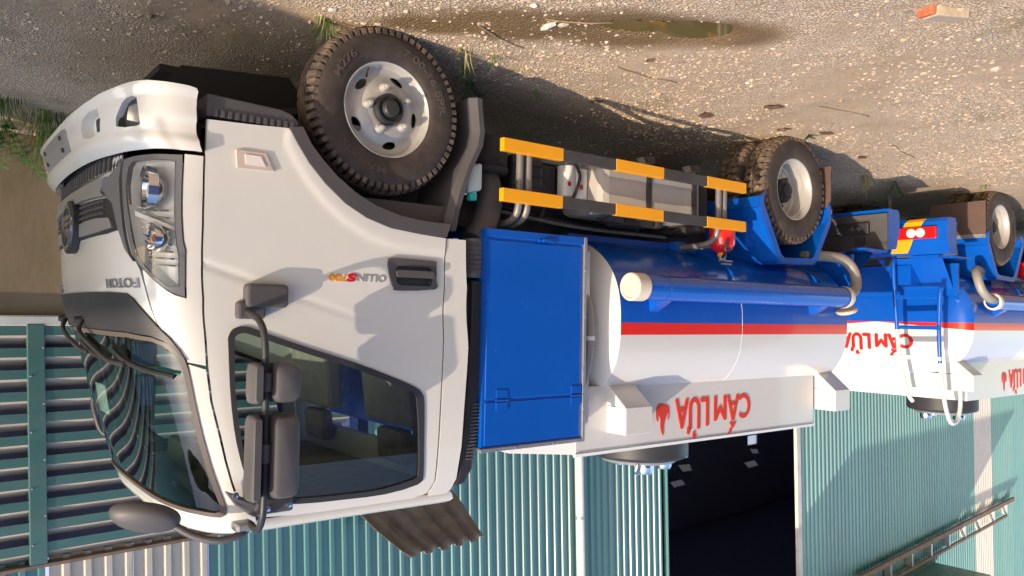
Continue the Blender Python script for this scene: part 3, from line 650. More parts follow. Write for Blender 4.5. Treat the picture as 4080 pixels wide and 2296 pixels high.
    # lettering and flame on both side boards
    for sd in (0, 1):
        def fm(x0, z0, y=.149):
            if sd == 0: return lambda a, b_, d: (x0+a, y-d, z0+b_)
            return lambda a, b_, d: (-4.87-x0-a, 2*YC-y+d, z0+b_)
        for s_, x0, w in (('CẤM', -2.922, .385), ('LỬA', -2.472, .322)):
            bold_text(s_, w, .255, fm(x0, 1.812), .003, .0065).build('warning_lettering', 'redpaint', sbo)
        fl = smoothpoly([(0, 0), (-.06, .02), (-.07, .075), (-.055, .11), (-.062, .06), (-.04, .085), (-.022, .13), (-.02, .17), (-.012, .20), (.012, .15), (.012, .10), (.03, .07), (.038, .11), (.05, .085), (.05, .03), (.03, .005)], 3)
        V, F = tri2d(fl, (), .02); vs, fs = extrude2d(V, F, fm(-2.02, 1.83), 0, .003); MB().add(vs, fs).build('flame_sign', 'redpaint', sbo)
    def headx(y, z):
        k = ((abs(y-YC)/.87)**2.6+(abs(z-1.33)/.55)**2.6)**(1/2.6); R_ = [(q[1], q[0]) for q in allr if q[0] <= X1]; R_.sort()
        for (ka, xa), (kb, xb) in zip(R_, R_[1:]):
            if ka <= k <= kb: return xa+(xb-xa)*(k-ka)/(kb-ka)-.003
        return X1
    # rear lettering
    for s_, y0, w in (('CẤM', 1.22, .36), ('LỬA', .80, .32)):
        bold_text(s_, w, .21, lambda a, b_, d: (headx(y0-a, 1.455+b_)-d, y0-a, 1.455+b_), .004, .009).build('warning_lettering', 'redprint', tk)
    # manhole on top
    mh = MB().lathe([(.36, -.02), (.36, .20), (.34, .22), (0, .22)], (-2.59, YC, 2.085), 'z', 40).build('manhole', 'black', T, smooth=35)
    MB().lathe([(.27, .215), (.285, .235), (.27, .255), (0, .265)], (-2.59, YC, 2.085), 'z', 36).build('manhole_lid', 'steel', mh, smooth=35)
    for x, y in ((-2.47, .70), (-2.74, .76), (-2.6, 1.05)): MB().lathe([(.06, .24), (.06, .30), (.05, .32), (0, .32)], (x, y, 2.085), 'z', 16).build('lid_valve', 'chrome', mh, smooth=35)
    MB().tube(bez([(-2.38, .68, 2.33), (-2.38, .70, 2.39), (-2.5, .76, 2.41), (-2.65, .82, 2.38), (-2.82, .88, 2.34)], 4), .012, 6).build('lid_clamp', 'chrome', mh, smooth=60)
    # ---- blue cabinet behind the cab
    cb = MB().box(-1.215, -.545, .006, 1.734, .872, 1.955).build('pump_cabinet', 'blue', T)
    for sd in (0, 1):
        MB().box(-1.19, -.56, -.002, .012, .925, 1.716).build('cabinet_door', 'blue', cb, sd, bevel=.003)
        MB().box(-1.19, -.56, -.001, .012, 1.732, 1.945).build('cabinet_flap', 'blue', cb, sd, bevel=.003)
        MB().box(-1.215, -.545, -.006, .01, .868, .91).build('bottom_rail', 'blue', cb, sd, bevel=.004)
        MB().prism([(-1.225, .868), (-1.225, 1.975), (-.53, 1.975), (-.53, 1.957), (-1.205, 1.957), (-1.205, .868)], -.009, .02).build('edge_trim', 'steel', cb, sd, bevel=.002)
        for x in (-1.16, -.66):
            MB().box(x-.035, x+.035, -.007, -.001, 1.672, 1.712).box(x-.035, x+.035, -.007, -.001, 1.735, 1.775).tube([(x-.04, -.006, 1.724), (x+.04, -.006, 1.724)], .005, 6).build('hinge', 'blue', cb, sd)
        MB().box(-.99, -.88, -.016, -.004, .905, .918).box(-.96, -.90, -.028, -.012, .900, .914).build('latch', 'blue', cb, sd)
        for z in (1.05, 1.3, 1.55, 1.8): MB().lathe([(.006, 0), (.005, -.004), (0, -.004)], (-1.215, -.009, z), 'y', 8).build('trim_screw', 'steel', cb, sd)
        for x in (-.75, -1.0): MB().lathe([(.006, 0), (.005, -.004), (0, -.004)], (x, -.009, 1.966), 'y', 8).build('trim_screw', 'steel', cb, sd)
    # bulkhead and hose between cabinet and tank
    MB().box(-1.35, -1.225, .10, 1.64, .93, 1.90).build('pump_bay', 'tankwhite', T)
    MB().tube(bez([(-1.30, .20, 1.88), (-1.31, .12, 1.70), (-1.32, .075, 1.52), (-1.325, .07, 1.40), (-1.33, .10, 1.22), (-1.33, .2, 1.12)], 10), [.026+.003*(k % 2) for k in range(51)], 10).build('hose', 'hose', T, smooth=60)
    MB().lathe([(.032, -.012), (.032, .012)], (-1.324, .07, 1.42), 'z', 14, cap=True).build('hose_clip', 'paper', T, smooth=30)
    # ---- chassis
    for y in (.52, 1.16): MB().box(-4.45, .95, y, y+.06, .62, .80).build('chassis_rail', 'frame', T)
    for x in (-.5, -1.3, -2.2, -3.6, -4.2): MB().box(x-.05, x+.05, .58, 1.16, .65, .77).build('cross_member', 'frame', T)
    MB().box(.30, .8, .5, 1.24, .35, .8).box(-.75, .2, .62, 1.12, .38, .78).box(-.2, .5, .2, 1.5, .7, .92).build('engine', 'dark', T, bevel=.03)
    for y in (.40, 1.30): MB().prism([(.90, .50), (.90, .36), (.80, .24), (.32, .20), (.24, .30), (.24, .5)], y, y+.03).build('engine_guard', 'nearblack', T)  # guard panels, near-black to deepen the shade under the cab
    MB().box(.3, .88, .44, 1.30, .24, .27).build('sump_guard', 'nearblack', T)
    MB().box(-2.3, -.3, .60, 1.14, .34, .37).build('gearbox_shield', 'dark', T)
    MB().tube([(0, .18, .37), (0, .4, .32), (0, 1.3, .32), (0, 1.55, .37)], .05, 10).build('front_axle', 'frame', T, smooth=50)
    MB().tube([(-3.257, .4, .372), (-3.257, 1.34, .372)], .07, 12).lathe([(.05, -.14), (.15, -.06), (.17, 0), (.15, .06), (.05, .14)], (-3.257, YC, .372), 'x', 20).build('rear_axle', 'frame', T, smooth=50)
    MB().tube([(-.7, YC, .5), (-3.1, YC, .4)], .04, 10).build('drive_shaft', 'frame', T, smooth=50)
    for sd in (0, 1):
        MB().prism([(.55, .42), (.35, .36), (0, .33), (-.4, .37), (-.65, .46), (-.65, .48), (-.4, .39), (0, .36), (.35, .385), (.55, .445)], .34, .42).build('leaf_spring', 'frame', T, sd)
        MB().prism([(-2.65, .50), (-2.9, .44), (-3.257, .42), (-3.6, .44), (-3.9, .52), (-3.9, .54), (-3.6, .48), (-3.257, .47), (-2.9, .48), (-2.65, .52)], .44, .54).build('leaf_spring', 'frame', T, sd)
        # blue sub-frame sides below the tank
        MB().hexa([(-1.42, .36, .80), (-1.42, .36, .98), (-1.42, .56, .98), (-1.42, .56, .80)], [(-4.40, .36, .80), (-4.40, .36, .98), (-4.40, .56, .98), (-4.40, .56, .80)]).build('sub_frame', 'blue', T, sd)
        for x in (-2.62, -3.62): MB().add([(x, .02, 1.02), (x, .36, .80), (x, .36, 1.02), (x-.012, .02, 1.02), (x-.012, .36, .80), (x-.012, .36, 1.02)], [(0, 1, 2), (3, 5, 4), (0, 3, 4, 1), (1, 4, 5, 2), (2, 5, 3, 0)]).build('gusset', 'blue', T, sd)
        # ---- side guard rails
        for z0 in (.411, .664):
            r = MB().box(-2.62, -.628, -.03, .0, z0, z0+.062).build('guard_rail', 'barblack', T, sd, bevel=.004)
            for xa in (-.625, -1.42, -2.222): MB().box(xa-.400, xa, -.0325, .0025, z0-.0025, z0+.0645).build('yellow_band', 'yellow', r, sd, bevel=.004)
        for px_ in (-.80, -2.43):
            for dx in (-.028, .028): MB().tube(bez([(px_+dx, .022, .43), (px_+dx, .024, .60), (px_+dx, .03, .74), (px_+dx, .08, .80), (px_+dx+.02, .18, .825), (px_+dx+.05, .45, .83)], 4), .020, 10).build('guard_post', 'greypipe', T, sd, smooth=60)
        MB().box(-2.42, -2.33, .30, .37, .79, .88).build('post_bracket', 'blue', T, sd, bevel=.004)
        # ---- delivery pipe along the tank
        tb = MB().tube([(-1.56, -.09, 1.128), (-3.72, -.09, 1.128)], .074, 28).build('side_pipe', 'blue', T, sd, smooth=40)
        MB().lathe([(0, .050), (.060, .050), (.064, .056), (.074, .056), (.080, .048), (.080, -.04), (.074, -.04)], (-1.53, -.09, 1.128), 'x', 28).build('pipe_cap', 'cap', tb, sd, smooth=25)
        MB().lathe([(.078, .03), (.082, .0), (.078, -.03), (.06, -.034)], (-3.72, -.09, 1.128), 'x', 28).build('pipe_collar', 'cap', tb, sd, smooth=35)
        MB().lathe([(0, .012), (.07, .01), (.08, 0), (.07, -.012), (0, -.014)], (0, 0, 0), 'x', 24).build('open_cap', 'cap', tb, sd, smooth=35).matrix_local = Matrix.Translation((-3.79, -.075 if not sd else 1.815, 1.225)) @ Matrix.Rotation(radians(70), 4, 'Y')
        MB().lathe([(.0755, -.003), (.0765, 0), (.0755, .003)], (-1.74, -.09, 1.128), 'x', 28).build('pipe_joint', 'blue', tb, sd)
        for x in (-1.74, -3.42):
            MB().add([(x, -.10, 1.20), (x, .02, 1.20), (x, .012, 1.27), (x-.08, -.10, 1.20), (x-.08, .02, 1.20), (x-.08, .012, 1.27)], [(0, 1, 2), (3, 5, 4), (0, 3, 4, 1), (1, 4, 5, 2), (2, 5, 3, 0)]).build('pipe_bracket', 'blue', tb, sd)
        MB().tube(bez([(-3.68, -.09, 1.11), (-3.82, -.09, 1.10), (-3.93, -.07, 1.03), (-3.95, -.04, .92), (-3.88, .0, .84), (-3.72, .05, .82), (-3.5, .1, .83)], 8), [.038+.002*(k % 2) for k in range(49)], 14).build('hose', 'hose', T, sd, smooth=60)
        # ---- rear mudguards
        pr = [(-2.80, .47), (-2.785, .545), (-2.99, .885), (-3.03, .905), (-3.44, .893), (-3.48, .87), (-3.665, .58), (-3.665, .47)]
        b = MB()
        for k in range(len(pr)-1):
            (xa, za), (xb, zb) = pr[k], pr[k+1]; d = Vector((xb-xa, zb-za)).normalized(); nx, nz = d.y*.008, -d.x*.008
            b.hexa([(xa, -.015, za), (xb, -.015, zb), (xb, .50, zb), (xa, .50, za)], [(xa+nx, -.015, za+nz), (xb+nx, -.015, zb+nz), (xb+nx, .50, zb+nz), (xa+nx, .50, za+nz)])
        fd = b.build('rear_mudguard', 'blue', T, sd)
        inn = [(x+(.045 if x > -3.2 else -.0)*(-1 if x > -3.2 else 1)+(.03 if x < -3.2 else 0), z-.035) for x, z in pr]
        MB().prism(pr+list(reversed(inn)), -.022, -.012).build('mudguard_lip', 'blue', fd, sd)
        MB().box(-2.93, -2.83, .12, .135, .60, .80).build('mudguard_bracket', 'blue', fd, sd)
        MB().box(-3.69, -3.68, -.01, .50, .155, .50).build('mud_flap', 'flap', T, sd)
        MB().box(-3.70, -3.674, -.01, .50, .475, .51).build('flap_strip', 'steel', T, sd)
        # ---- fire extinguisher, lying against the mudguard
        ex = MB().lathe([(0, -.10), (.06, -.095), (.085, -.07), (.085, .04), (.065, .075), (.028, .095), (.024, .12), (0, .12)], (-2.49, .06, .775), 'z', 24).build('fire_extinguisher', 'extred', T, sd, smooth=45)
        MB().lathe([(.022, .11), (.022, .14), (.015, .15), (0, .15)], (-2.49, .06, .775), 'z', 12).box(-2.59, -2.47, .05, .07, .915, .925).box(-2.58, -2.49, .05, .07, .935, .945).build('valve_handle', 'steel', ex, sd)
        MB().tube(bez([(-2.47, .04, .90), (-2.43, -.01, .88), (-2.42, -.02, .84), (-2.44, -.02, .79)], 5), .010, 8).build('discharge_hose', 'black', ex, sd, smooth=60)
        MB().lathe([(.026, .09), (.030, .105), (.026, .12)], (-2.49, .06, .775), 'z', 14).build('seal_ring', 'yellow', ex, sd)
    # ---- near side gear
    sd = 0
    ft = MB().hexa([(-1.42, .075, .40), (-1.42, .075, .70), (-1.42, .46, .70), (-1.42, .46, .40)], [(-2.30, .075, .40), (-2.30, .075, .70), (-2.30, .46, .70), (-2.30, .46, .40)]).build('fuel_tank', 'tanksteel', T, bevel=.05)
    for x in (-1.80, -2.22): MB().prism([(.067, .39), (.067, .71), (.47, .71), (.47, .70), (.074, .70), (.074, .39)], x-.022, x+.022, 'x').tube([(x, .07, .40), (x, .07, .33)], .008, 6).box(x-.03, x+.04, .05, .14, .335, .375).build('tank_strap', 'frame', ft)
    MB().lathe([(.045, 0), (.045, .03), (.02, .04), (0, .04)], (-2.0, .2, .70), 'z', 16).build('filler_cap', 'dark', ft, smooth=35)
    MB().lathe([(.09, .0), (.09, -.004), (.07, -.008), (0, -.008)], (-1.415, .28, .55), 'x', 24).build('tank_end_boss', 'tanksteel', ft, smooth=35)
    for x, z, r in ((-1.285, .50, .052), (-1.375, .51, .056)):
        f_ = MB().lathe([(0, -.09), (r, -.085), (r, .08), (r-.004, .09), (0, .09)], (x, .24, z+.02), 'z', 22).build('fuel_filter', 'filter', T, smooth=35)
        MB().lathe([(.018, -.12), (.018, -.08)], (x, .24, z+.02), 'z', 12, cap=True).lathe([(r*.9, .09), (r*.9, .12), (0, .12)], (x, .24, z+.02), 'z', 16).build('filter_head', 'hose', f_, smooth=35)
        MB().box(x+.01, x+.03, .24-r-.002, .24-r+.004, z+.03, z+.055).build('filter_label', 'redprint', f_)
    MB().tube(bez([(-1.30, .18, .42), (-1.32, .16, .5), (-1.29, .17, .6), (-1.27, .2, .68)], 4), .010, 6).build('fuel_line', 'black', T, smooth=60)
    MB().tube(bez([(-1.42, .2, .56), (-1.46, .18, .57), (-1.47, .18, .64), (-1.44, .2, .7)], 4), .010, 6).build('fuel_line', 'paper', T, smooth=60)
    bt = MB().hexa([(-.86, .20, .42), (-.86, .20, .62), (-.86, .5, .62), (-.86, .5, .42)], [(-1.08, .20, .42), (-1.08, .20, .62), (-1.08, .5, .62), (-1.08, .5, .42)]).build('battery_box', 'black', T, bevel=.02)
    for z in (.46, .52, .58): MB().box(-1.085, -.855, .192, .202, z, z+.012).build('box_rib', 'black', bt)
    for pts, r, m in (([(-.8, .42, .66), (-1.1, .40, .70), (-1.5, .42, .735), (-2.1, .44, .74), (-2.6, .44, .72)], .016, 'black'), ([(-.9, .36, .72), (-1.3, .34, .755), (-1.7, .36, .765), (-2.3, .38, .76)], .012, 'greypipe'), ([(-1.05, .44, .5), (-1.18, .40, .56), (-1.22, .36, .66), (-1.2, .4, .76)], .014, 'black'), ([(-2.3, .3, .72), (-2.36, .24, .66), (-2.4, .3, .5), (-2.5, .42, .46)], .012, 'black'), ([(-1.5, .2, .72), (-1.62, .17, .735), (-1.8, .2, .73), (-1.95, .3, .75)], .010, 'black')):
        MB().tube(bez(pts, 5), r, 7).build('hose', m, T, smooth=60)
    MB().tube([(-1.0, .62, .47), (-1.35, .62, .47)], .10, 18).build('silencer', 'rustpipe', T, smooth=40)
    MB().box(-2.42, -2.32, .12, .45, .40, .74).build('tank_guard', 'dark', T, bevel=.02)
    MB().box(-1.95, -1.70, .16, .34, .702, .742).build('valve_block', 'dark', T, bevel=.01)
    MB().box(-1.24, -1.12, .28, .48, .44, .60).build('relay_box', 'black', T, bevel=.01)
    MB().box(-1.62, -1.50, .10, .16, .715, .745).build('sensor_box', 'black', T, bevel=.006)
    # air cleaner, duct, bellows and snorkel
    ac = MB().lathe([(0, -.10), (.10, -.10), (.112, -.085), (.112, .06), (.118, .065), (.118, .085), (.10, .10), (0, .10)], (-.70, .22, .46), 'z', 28).build('air_cleaner', 'dark', T, smooth=35)
    for z in (.505, .52, .535): MB().lathe([(.112, -.004), (.117, 0), (.112, .004)], (-.70, .22, z), 'z', 28).build('cleaner_ring', 'black', ac)
    MB().tube(bez([(-.69, .22, .55), (-.69, .18, .64), (-.66, .14, .76), (-.595, .11, .87), (-.545, .10, .93)], 6), .068, 16).build('air_duct', 'grey', T, smooth=60)
    MB().lathe([(.062, 0)]+[(.062+.012*(k % 2), .012+k*.0115) for k in range(15)]+[(.062, .195)], (-.542, .10, .92), 'z', 24).build('bellows', 'greypipe', T, smooth=20)
    sn = MB().prism([(-.49, 1.13), (-.49, 1.30), (-.485, 1.55), (-.455, 1.90), (-.43, 2.08), (-.41, 2.13), (-.47, 2.12), (-.515, 2.05), (-.545, 1.70), (-.605, 1.66), (-.605, 1.57), (-.585, 1.54), (-.585, 1.46), (-.605, 1.44), (-.605, 1.13)], .03, .17).build('snorkel', 'black', T, bevel=.012)
    for k in range(17): MB().box(-.552+k*.0020, -.505+k*.0020, .025, .165, 1.735+k*.0165, 1.743+k*.0165).build('snorkel_slat', 'grey', sn)
    MB().box(-.50, -.40, .05, .15, 1.15, 2.05).build('snorkel_stay', 'dark', T)
    # front mudguard behind the wheel with the coolant bottle
    for sd in (0, 1):
        pth = [(-.335, .90), (-.353, .807), (-.385, .70), (-.43, .58), (-.485, .47), (-.495, .40), (-.478, .27), (-.476, .234)]
        b = MB(); n = len(pth)
        for x, z in pth: b.v += [(x, -.01, z), (x+.03, .02, z), (x+.03, .34, z), (x-.012, .34, z), (x-.03, .02, z), (x-.028, -.01, z)]
        b.f += [[k*6+j, k*6+(j+1) % 6, (k+1)*6+(j+1) % 6, (k+1)*6+j] for k in range(n-1) for j in range(6)]; b.f += [list(range(6)), [(n-1)*6+j for j in range(6)]]
        b.build('front_mud_flap', 'grey', T, sd, smooth=30)
        MB().box(-.47, -.40, .34, .36, .3, .9).build('flap_stay', 'dark', T, sd)
    jg = MB().hexa([(-.455, .03, .565), (-.455, .03, .70), (-.455, .16, .70), (-.455, .16, .565)], [(-.545, .03, .54), (-.545, .03, .68), (-.545, .16, .68), (-.545, .16, .54)]).build('coolant_bottle', 'jug', T, bevel=.015)
    MB().lathe([(.026, 0), (.026, .03), (.022, .036), (0, .036)], (-.50, .06, .695), 'z', 20).build('bottle_cap', 'teal', jg, smooth=35)
    # ---- rear end
    bm_ = MB().prism([(-4.60, .40), (-4.625, .43), (-4.625, .60), (-4.60, .625), (-4.585, .70), (-4.56, .72), (-4.45, .72), (-4.45, .40)], -.06, 1.80).build('rear_beam', 'blue', T)
    for ya, sl in ((.28, .10), (.62, .10), (1.00, .10), (1.34, .10), (-.02, .06)):
        MB().add([(-4.6275, ya+sl, .425), (-4.6275, ya+.16+sl, .425), (-4.6275, ya+.16, .60), (-4.6275, ya, .60)], [(0, 1, 2, 3)]).add([(-4.628, ya, .60), (-4.628, ya+.16, .60), (-4.6025, ya+.16-.02, .626), (-4.6025, ya-.02, .626), (-4.588, ya+.14-.04, .702), (-4.588, ya-.06, .702)], [(0, 1, 2, 3), (3, 2, 4, 5)]).add([(-4.6275, ya+sl, .425), (-4.6275, ya+.16+sl, .425), (-4.602, ya+.18+sl, .40), (-4.602, ya+.02+sl, .40)], [(0, 1, 2, 3)]).build('yellow_stripe', 'yellow', bm_, recalc=False)
    for sd in (0, 1):
        lp = MB().box(-4.662, -4.628, .02, .375, .478, .585).build('tail_lamp', 'lamp', T, sd, bevel=.008)
        for y in (.155, .235): MB().lathe([(0, -.022), (.02, -.02), (.04, -.008), (.042, 0)], (-4.662, y, .53), 'x', 20).lathe([(0, -.03), (.015, -.026), (.018, -.02)], (-4.662, y, .53), 'x', 12).build('reverse_lens', 'lampclear', lp, sd, smooth=40)
        MB().box(-4.55, -4.45, .05, .3, .725, .75).build('step_plate', 'blue', T, sd)
    lic = MB().prism([(-4.45, .43), (-4.415, .44), (-4.43, .47), (-4.43, .66), (-4.415, .70), (-4.415, .73), (-4.449, .73)], -.058, 1.798).build('beam_back', 'grey', T)
    for sd in (0, 1):
        lb = MB().box(-4.43, -4.395, .08, .36, .50, .60).build('lamp_back', 'black', T, sd, bevel=.01)
        for y in (.16, .22): MB().lathe([(0, .012), (.02, .006), (.022, 0)], (-4.395, y, .55), 'x', 14).build('lamp_dome', 'grey', lb, sd, smooth=40)
        MB().box(-4.43, -4.40, .12, .20, .62, .68).build('wire_clip', 'black', lb, sd)
        MB().tube(bez([(-4.40, .30, .57), (-4.38, .42, .585), (-4.40, .55, .60)], 4), .006, 6).build('lamp_wire', 'grey', lb, sd)
        MB().box(-4.45, -4.10, -.05, .06, .735, .75).build('beam_bracket', 'blue', T, sd)
    MB().add([(-4.45, .06, .74), (-4.10, .10, 1.05), (-4.10, .55, 1.05), (-4.45, .65, .74), (-4.45, 1.68, .74), (-4.10, 1.64, 1.05), (-4.10, 1.19, 1.05), (-4.45, 1.09, .74)], [(0, 1, 2, 3), (4, 5, 6, 7)]).box(-4.14, -4.10, .06, 1.68, .78, 1.08).build('rear_apron', 'blue', T)
    ch = MB()
    for k in range(9):
        c = Vector((-4.63, 1.30, .38-k*.037)); u = Vector((1, 0, 0)) if k % 2 else Vector((0, 1, 0))
        ch.tube([c+u*(.011*cos(2*pi*i/10))+Vector((0, 0, .024*sin(2*pi*i/10))) for i in range(10)], .0045, 5, closed=True)
    ch.build('earth_chain', 'chain', T)
    # ladder: two rails with hooped tops, rungs (left rear, y mirrored)
    lo = [Vector((-4.40, 1.66, 1.02)), Vector((-4.42, 1.65, 1.06)), Vector((-4.40, 1.63, 1.4)), Vector((-4.36, 1.62, 1.7)), Vector((-4.25, 1.61, 2.05)), Vector((-4.16, 1.61, 2.22)), Vector((-4.08, 1.61, 2.27)), Vector((-3.98, 1.61, 2.24)), Vector((-3.92, 1.61, 2.12)), Vector((-3.92, 1.61, 1.96))]
    li = [Vector((-4.46, 1.26, .74)), Vector((-4.49, 1.26, .80)), Vector((-4.46, 1.26, 1.1)), Vector((-4.42, 1.26, 1.4)), Vector((-4.36, 1.26, 1.7)), Vector((-4.22, 1.26, 2.0)), Vector((-4.12, 1.26, 2.09))]
    ld = MB().tube(bez(lo[:4], 5), .019, 10).tube(bez(li[:4], 5), .019, 10).build('ladder', 'blue', T, smooth=60)
    MB().tube(bez(lo[2:], 5)[5:], .0195, 10).tube(bez(li[2:], 5)[5:], .0195, 10).build('ladder_top', 'tankwhite', ld, smooth=60)
    for z, x, m in ((1.10, -4.45, 'blue'), (1.38, -4.415, 'blue'), (1.66, -4.375, 'tankwhite')):
        MB().box(x-.02, x+.02, 1.265, 1.64, z-.018, z+.018).build('ladder_rung', m, ld)
        if m == 'blue':
            for k in range(8): MB().box(x-.026, x-.02, 1.30+k*.042, 1.325+k*.042, z-.004, z+.004).build('rung_tooth', 'lampclear' if 0 else m, ld)
def make_truck():
    T = empty('tanker_truck')
    make_cab(T); make_body(T)
    for sd in (0, 1):
        make_wheel(T, 0, .0, sd, 'front'); make_wheel(T, -3.257, 0., sd, 'rear_outer'); make_wheel(T, -3.257, .235, sd, 'rear_inner')
    return T
truck = make_truck()
tag(truck, 'cream white cab tanker truck with blue cabinet, nearest to the camera, front wheel at centre', 'truck', 'tanker trucks parked nose to tail')
t2 = copy_tree(truck); t2.location = (-10.11, 2*YC, -.03); t2.rotation_euler = (0, 0, pi)
tag(t2, 'tanker truck turned away, showing its rear ladder, tail lamp and lettering', 'truck', 'tanker trucks parked nose to tail')
# added unseen containers, stacked to keep the low sun off the cab's face
M['contpaint'] = mat('cream_container_paint', (.62, .58, .50), .5, var=.08, vscale=2, dirt=(.3, .2, .12), dscale=2, damt=.4)
def container(z0, label):
    c = empty('shade_container', (9.1, -2.31, z0)); L_, W_, H_ = 6.06, 2.44, 2.59
    for x in (0, L_-.16):
        for y in (0, W_-.16): MB().box(x, x+.16, y, y+.16, 0, H_).build('corner_post', 'contpaint', c)
    for z in (0, H_-.12):
        for y in (.01, W_-.11): MB().box(.16, L_-.16, y, y+.1, z, z+.12).build('side_rail', 'contpaint', c)
    for y, s_ in ((.03, 1), (W_-.03, -1)):
        b = MB(); n = 40
        for k in range(n*4+1):
            x = .16+(L_-.32)*k/(n*4); o = (0, 0, .035, .035)[k % 4]; b.v += [(x, y+s_*o, .12), (x, y+s_*o, H_-.12)]
        b.f = [[k*2, k*2+1, k*2+3, k*2+2] for k in range(n*4)]; b.build('side_panel', 'contpaint', c, recalc=False)
    MB().box(.0, L_, .02, W_-.02, H_-.04, H_-.01).build('roof_panel', 'contpaint', c); MB().box(.0, L_, .02, W_-.02, .02, .12).build('floor', 'contpaint', c); MB().box(L_-.06, L_-.02, .16, W_-.16, .12, H_-.12).build('end_panel', 'contpaint', c)
    for y in (.17, W_/2+.01): 
        d = MB().box(.03, .08, y, y+W_/2-.19, .1, H_-.1).build('container_door', 'contpaint', c, bevel=.01)
        for k in (.25, .8): MB().tube([(.01, y+k, .12), (.01, y+k, H_-.12)], .018, 8).build('lock_bar', 'steel', d)
    tag(c, label, 'container', 'added unseen containers that block the sun')
container(0, 'added unseen container blocking the sun up the yard, lower of the stack'); container(2.6, 'added unseen container blocking the sun up the yard, upper of the stack')
# ================================================================== ground
def fbm(x, y, s, o=4): return noise.fractal(Vector((x*s, y*s, 3.7)), 1.0, 2.0, o)
PUD = [(-1.10, -.86, .15, .075), (-.85, -.72, .12, .05)]
WET = [(-.45, -.42, .42, .17), (-.85, -.68, .50, .20), (-1.15, -.88, .30, .16), (-.2, -.2, .3, .1)]
def pud(x, y):
    d = 9
    if not (-2.5 < x < 1 and -2 < y < 1): return 9
    for cx, cy, a, b in PUD:
        ux, uy = .84, .54; dx, dy = x-cx, y-cy; p = (dx*ux+dy*uy)/a; q = (-dx*uy+dy*ux)/b; d = min(d, p*p+q*q)
    d += .9*noise.noise(Vector((x*7, y*7, 2)))+.5*noise.noise(Vector((x*17, y*17, 4)))
    return d
def wet(x, y):
    if not (-3 < x < 1.4 and -2.2 < y < 1): return 0
    d = 9
    for cx, cy, a, b in WET:
        ux, uy = .84, .54; dx, dy = x-cx, y-cy; p = (dx*ux+dy*uy)/a; q = (-dx*uy+dy*ux)/b; d = min(d, p*p+q*q)
    d += .5*fbm(x, y, 3)
    return max(0, min(1, 1.5-d*.75))
def gz(x, y):
    z = .016*fbm(x, y, .5)+.007*fbm(x, y, 2.3)+.003*fbm(x, y, 9)
    d = pud(x, y)
    if d < 3: z -= .028*max(0, 1-d/3)
    for wx in (0, -3.257, -6.85):
        r = hypot((x-wx)/.3, (y-.1)/.25)
        if r < 2: z = z*min(1, max(0, r-.6))
    return z
def frange(a, b, d):
    n = int(round((b-a)/d)); return [a+(b-a)*k/n for k in range(n+1)]
xs = [-400, -200, -100, -50, -30, -20, -15]+frange(-12, -4, .08)+frange(-3.96, 2.6, .035)+[3, 4, 6, 9, 14, 25, 50, 120, 400]
ys = [-400, -150, -60, -30, -15, -8, -5]+frange(-3.6, -2.0, .08)+frange(-1.96, 1.6, .035)+frange(1.7, 4.4, .08)+[5, 7, 12, 30, 80, 200, 400]
def gfar(x, y): return gz(x, y) if -14 < x < 5 and -6 < y < 6 else 0
gv = [(x, y, gfar(x, y)) for x in xs for y in ys]; ny = len(ys)
gf = [(i*ny+j, (i+1)*ny+j, (i+1)*ny+j+1, i*ny+j+1) for i in range(len(xs)-1) for j in range(ny-1)]
me = bpy.data.meshes.new('ground'); me.from_pydata(gv, [], gf)
for q in me.polygons: q.use_smooth = True
at_ = me.attributes.new('wet', 'FLOAT', 'POINT')
at_.data.foreach_set('value', [wet(x, y) for x, y, z in gv])
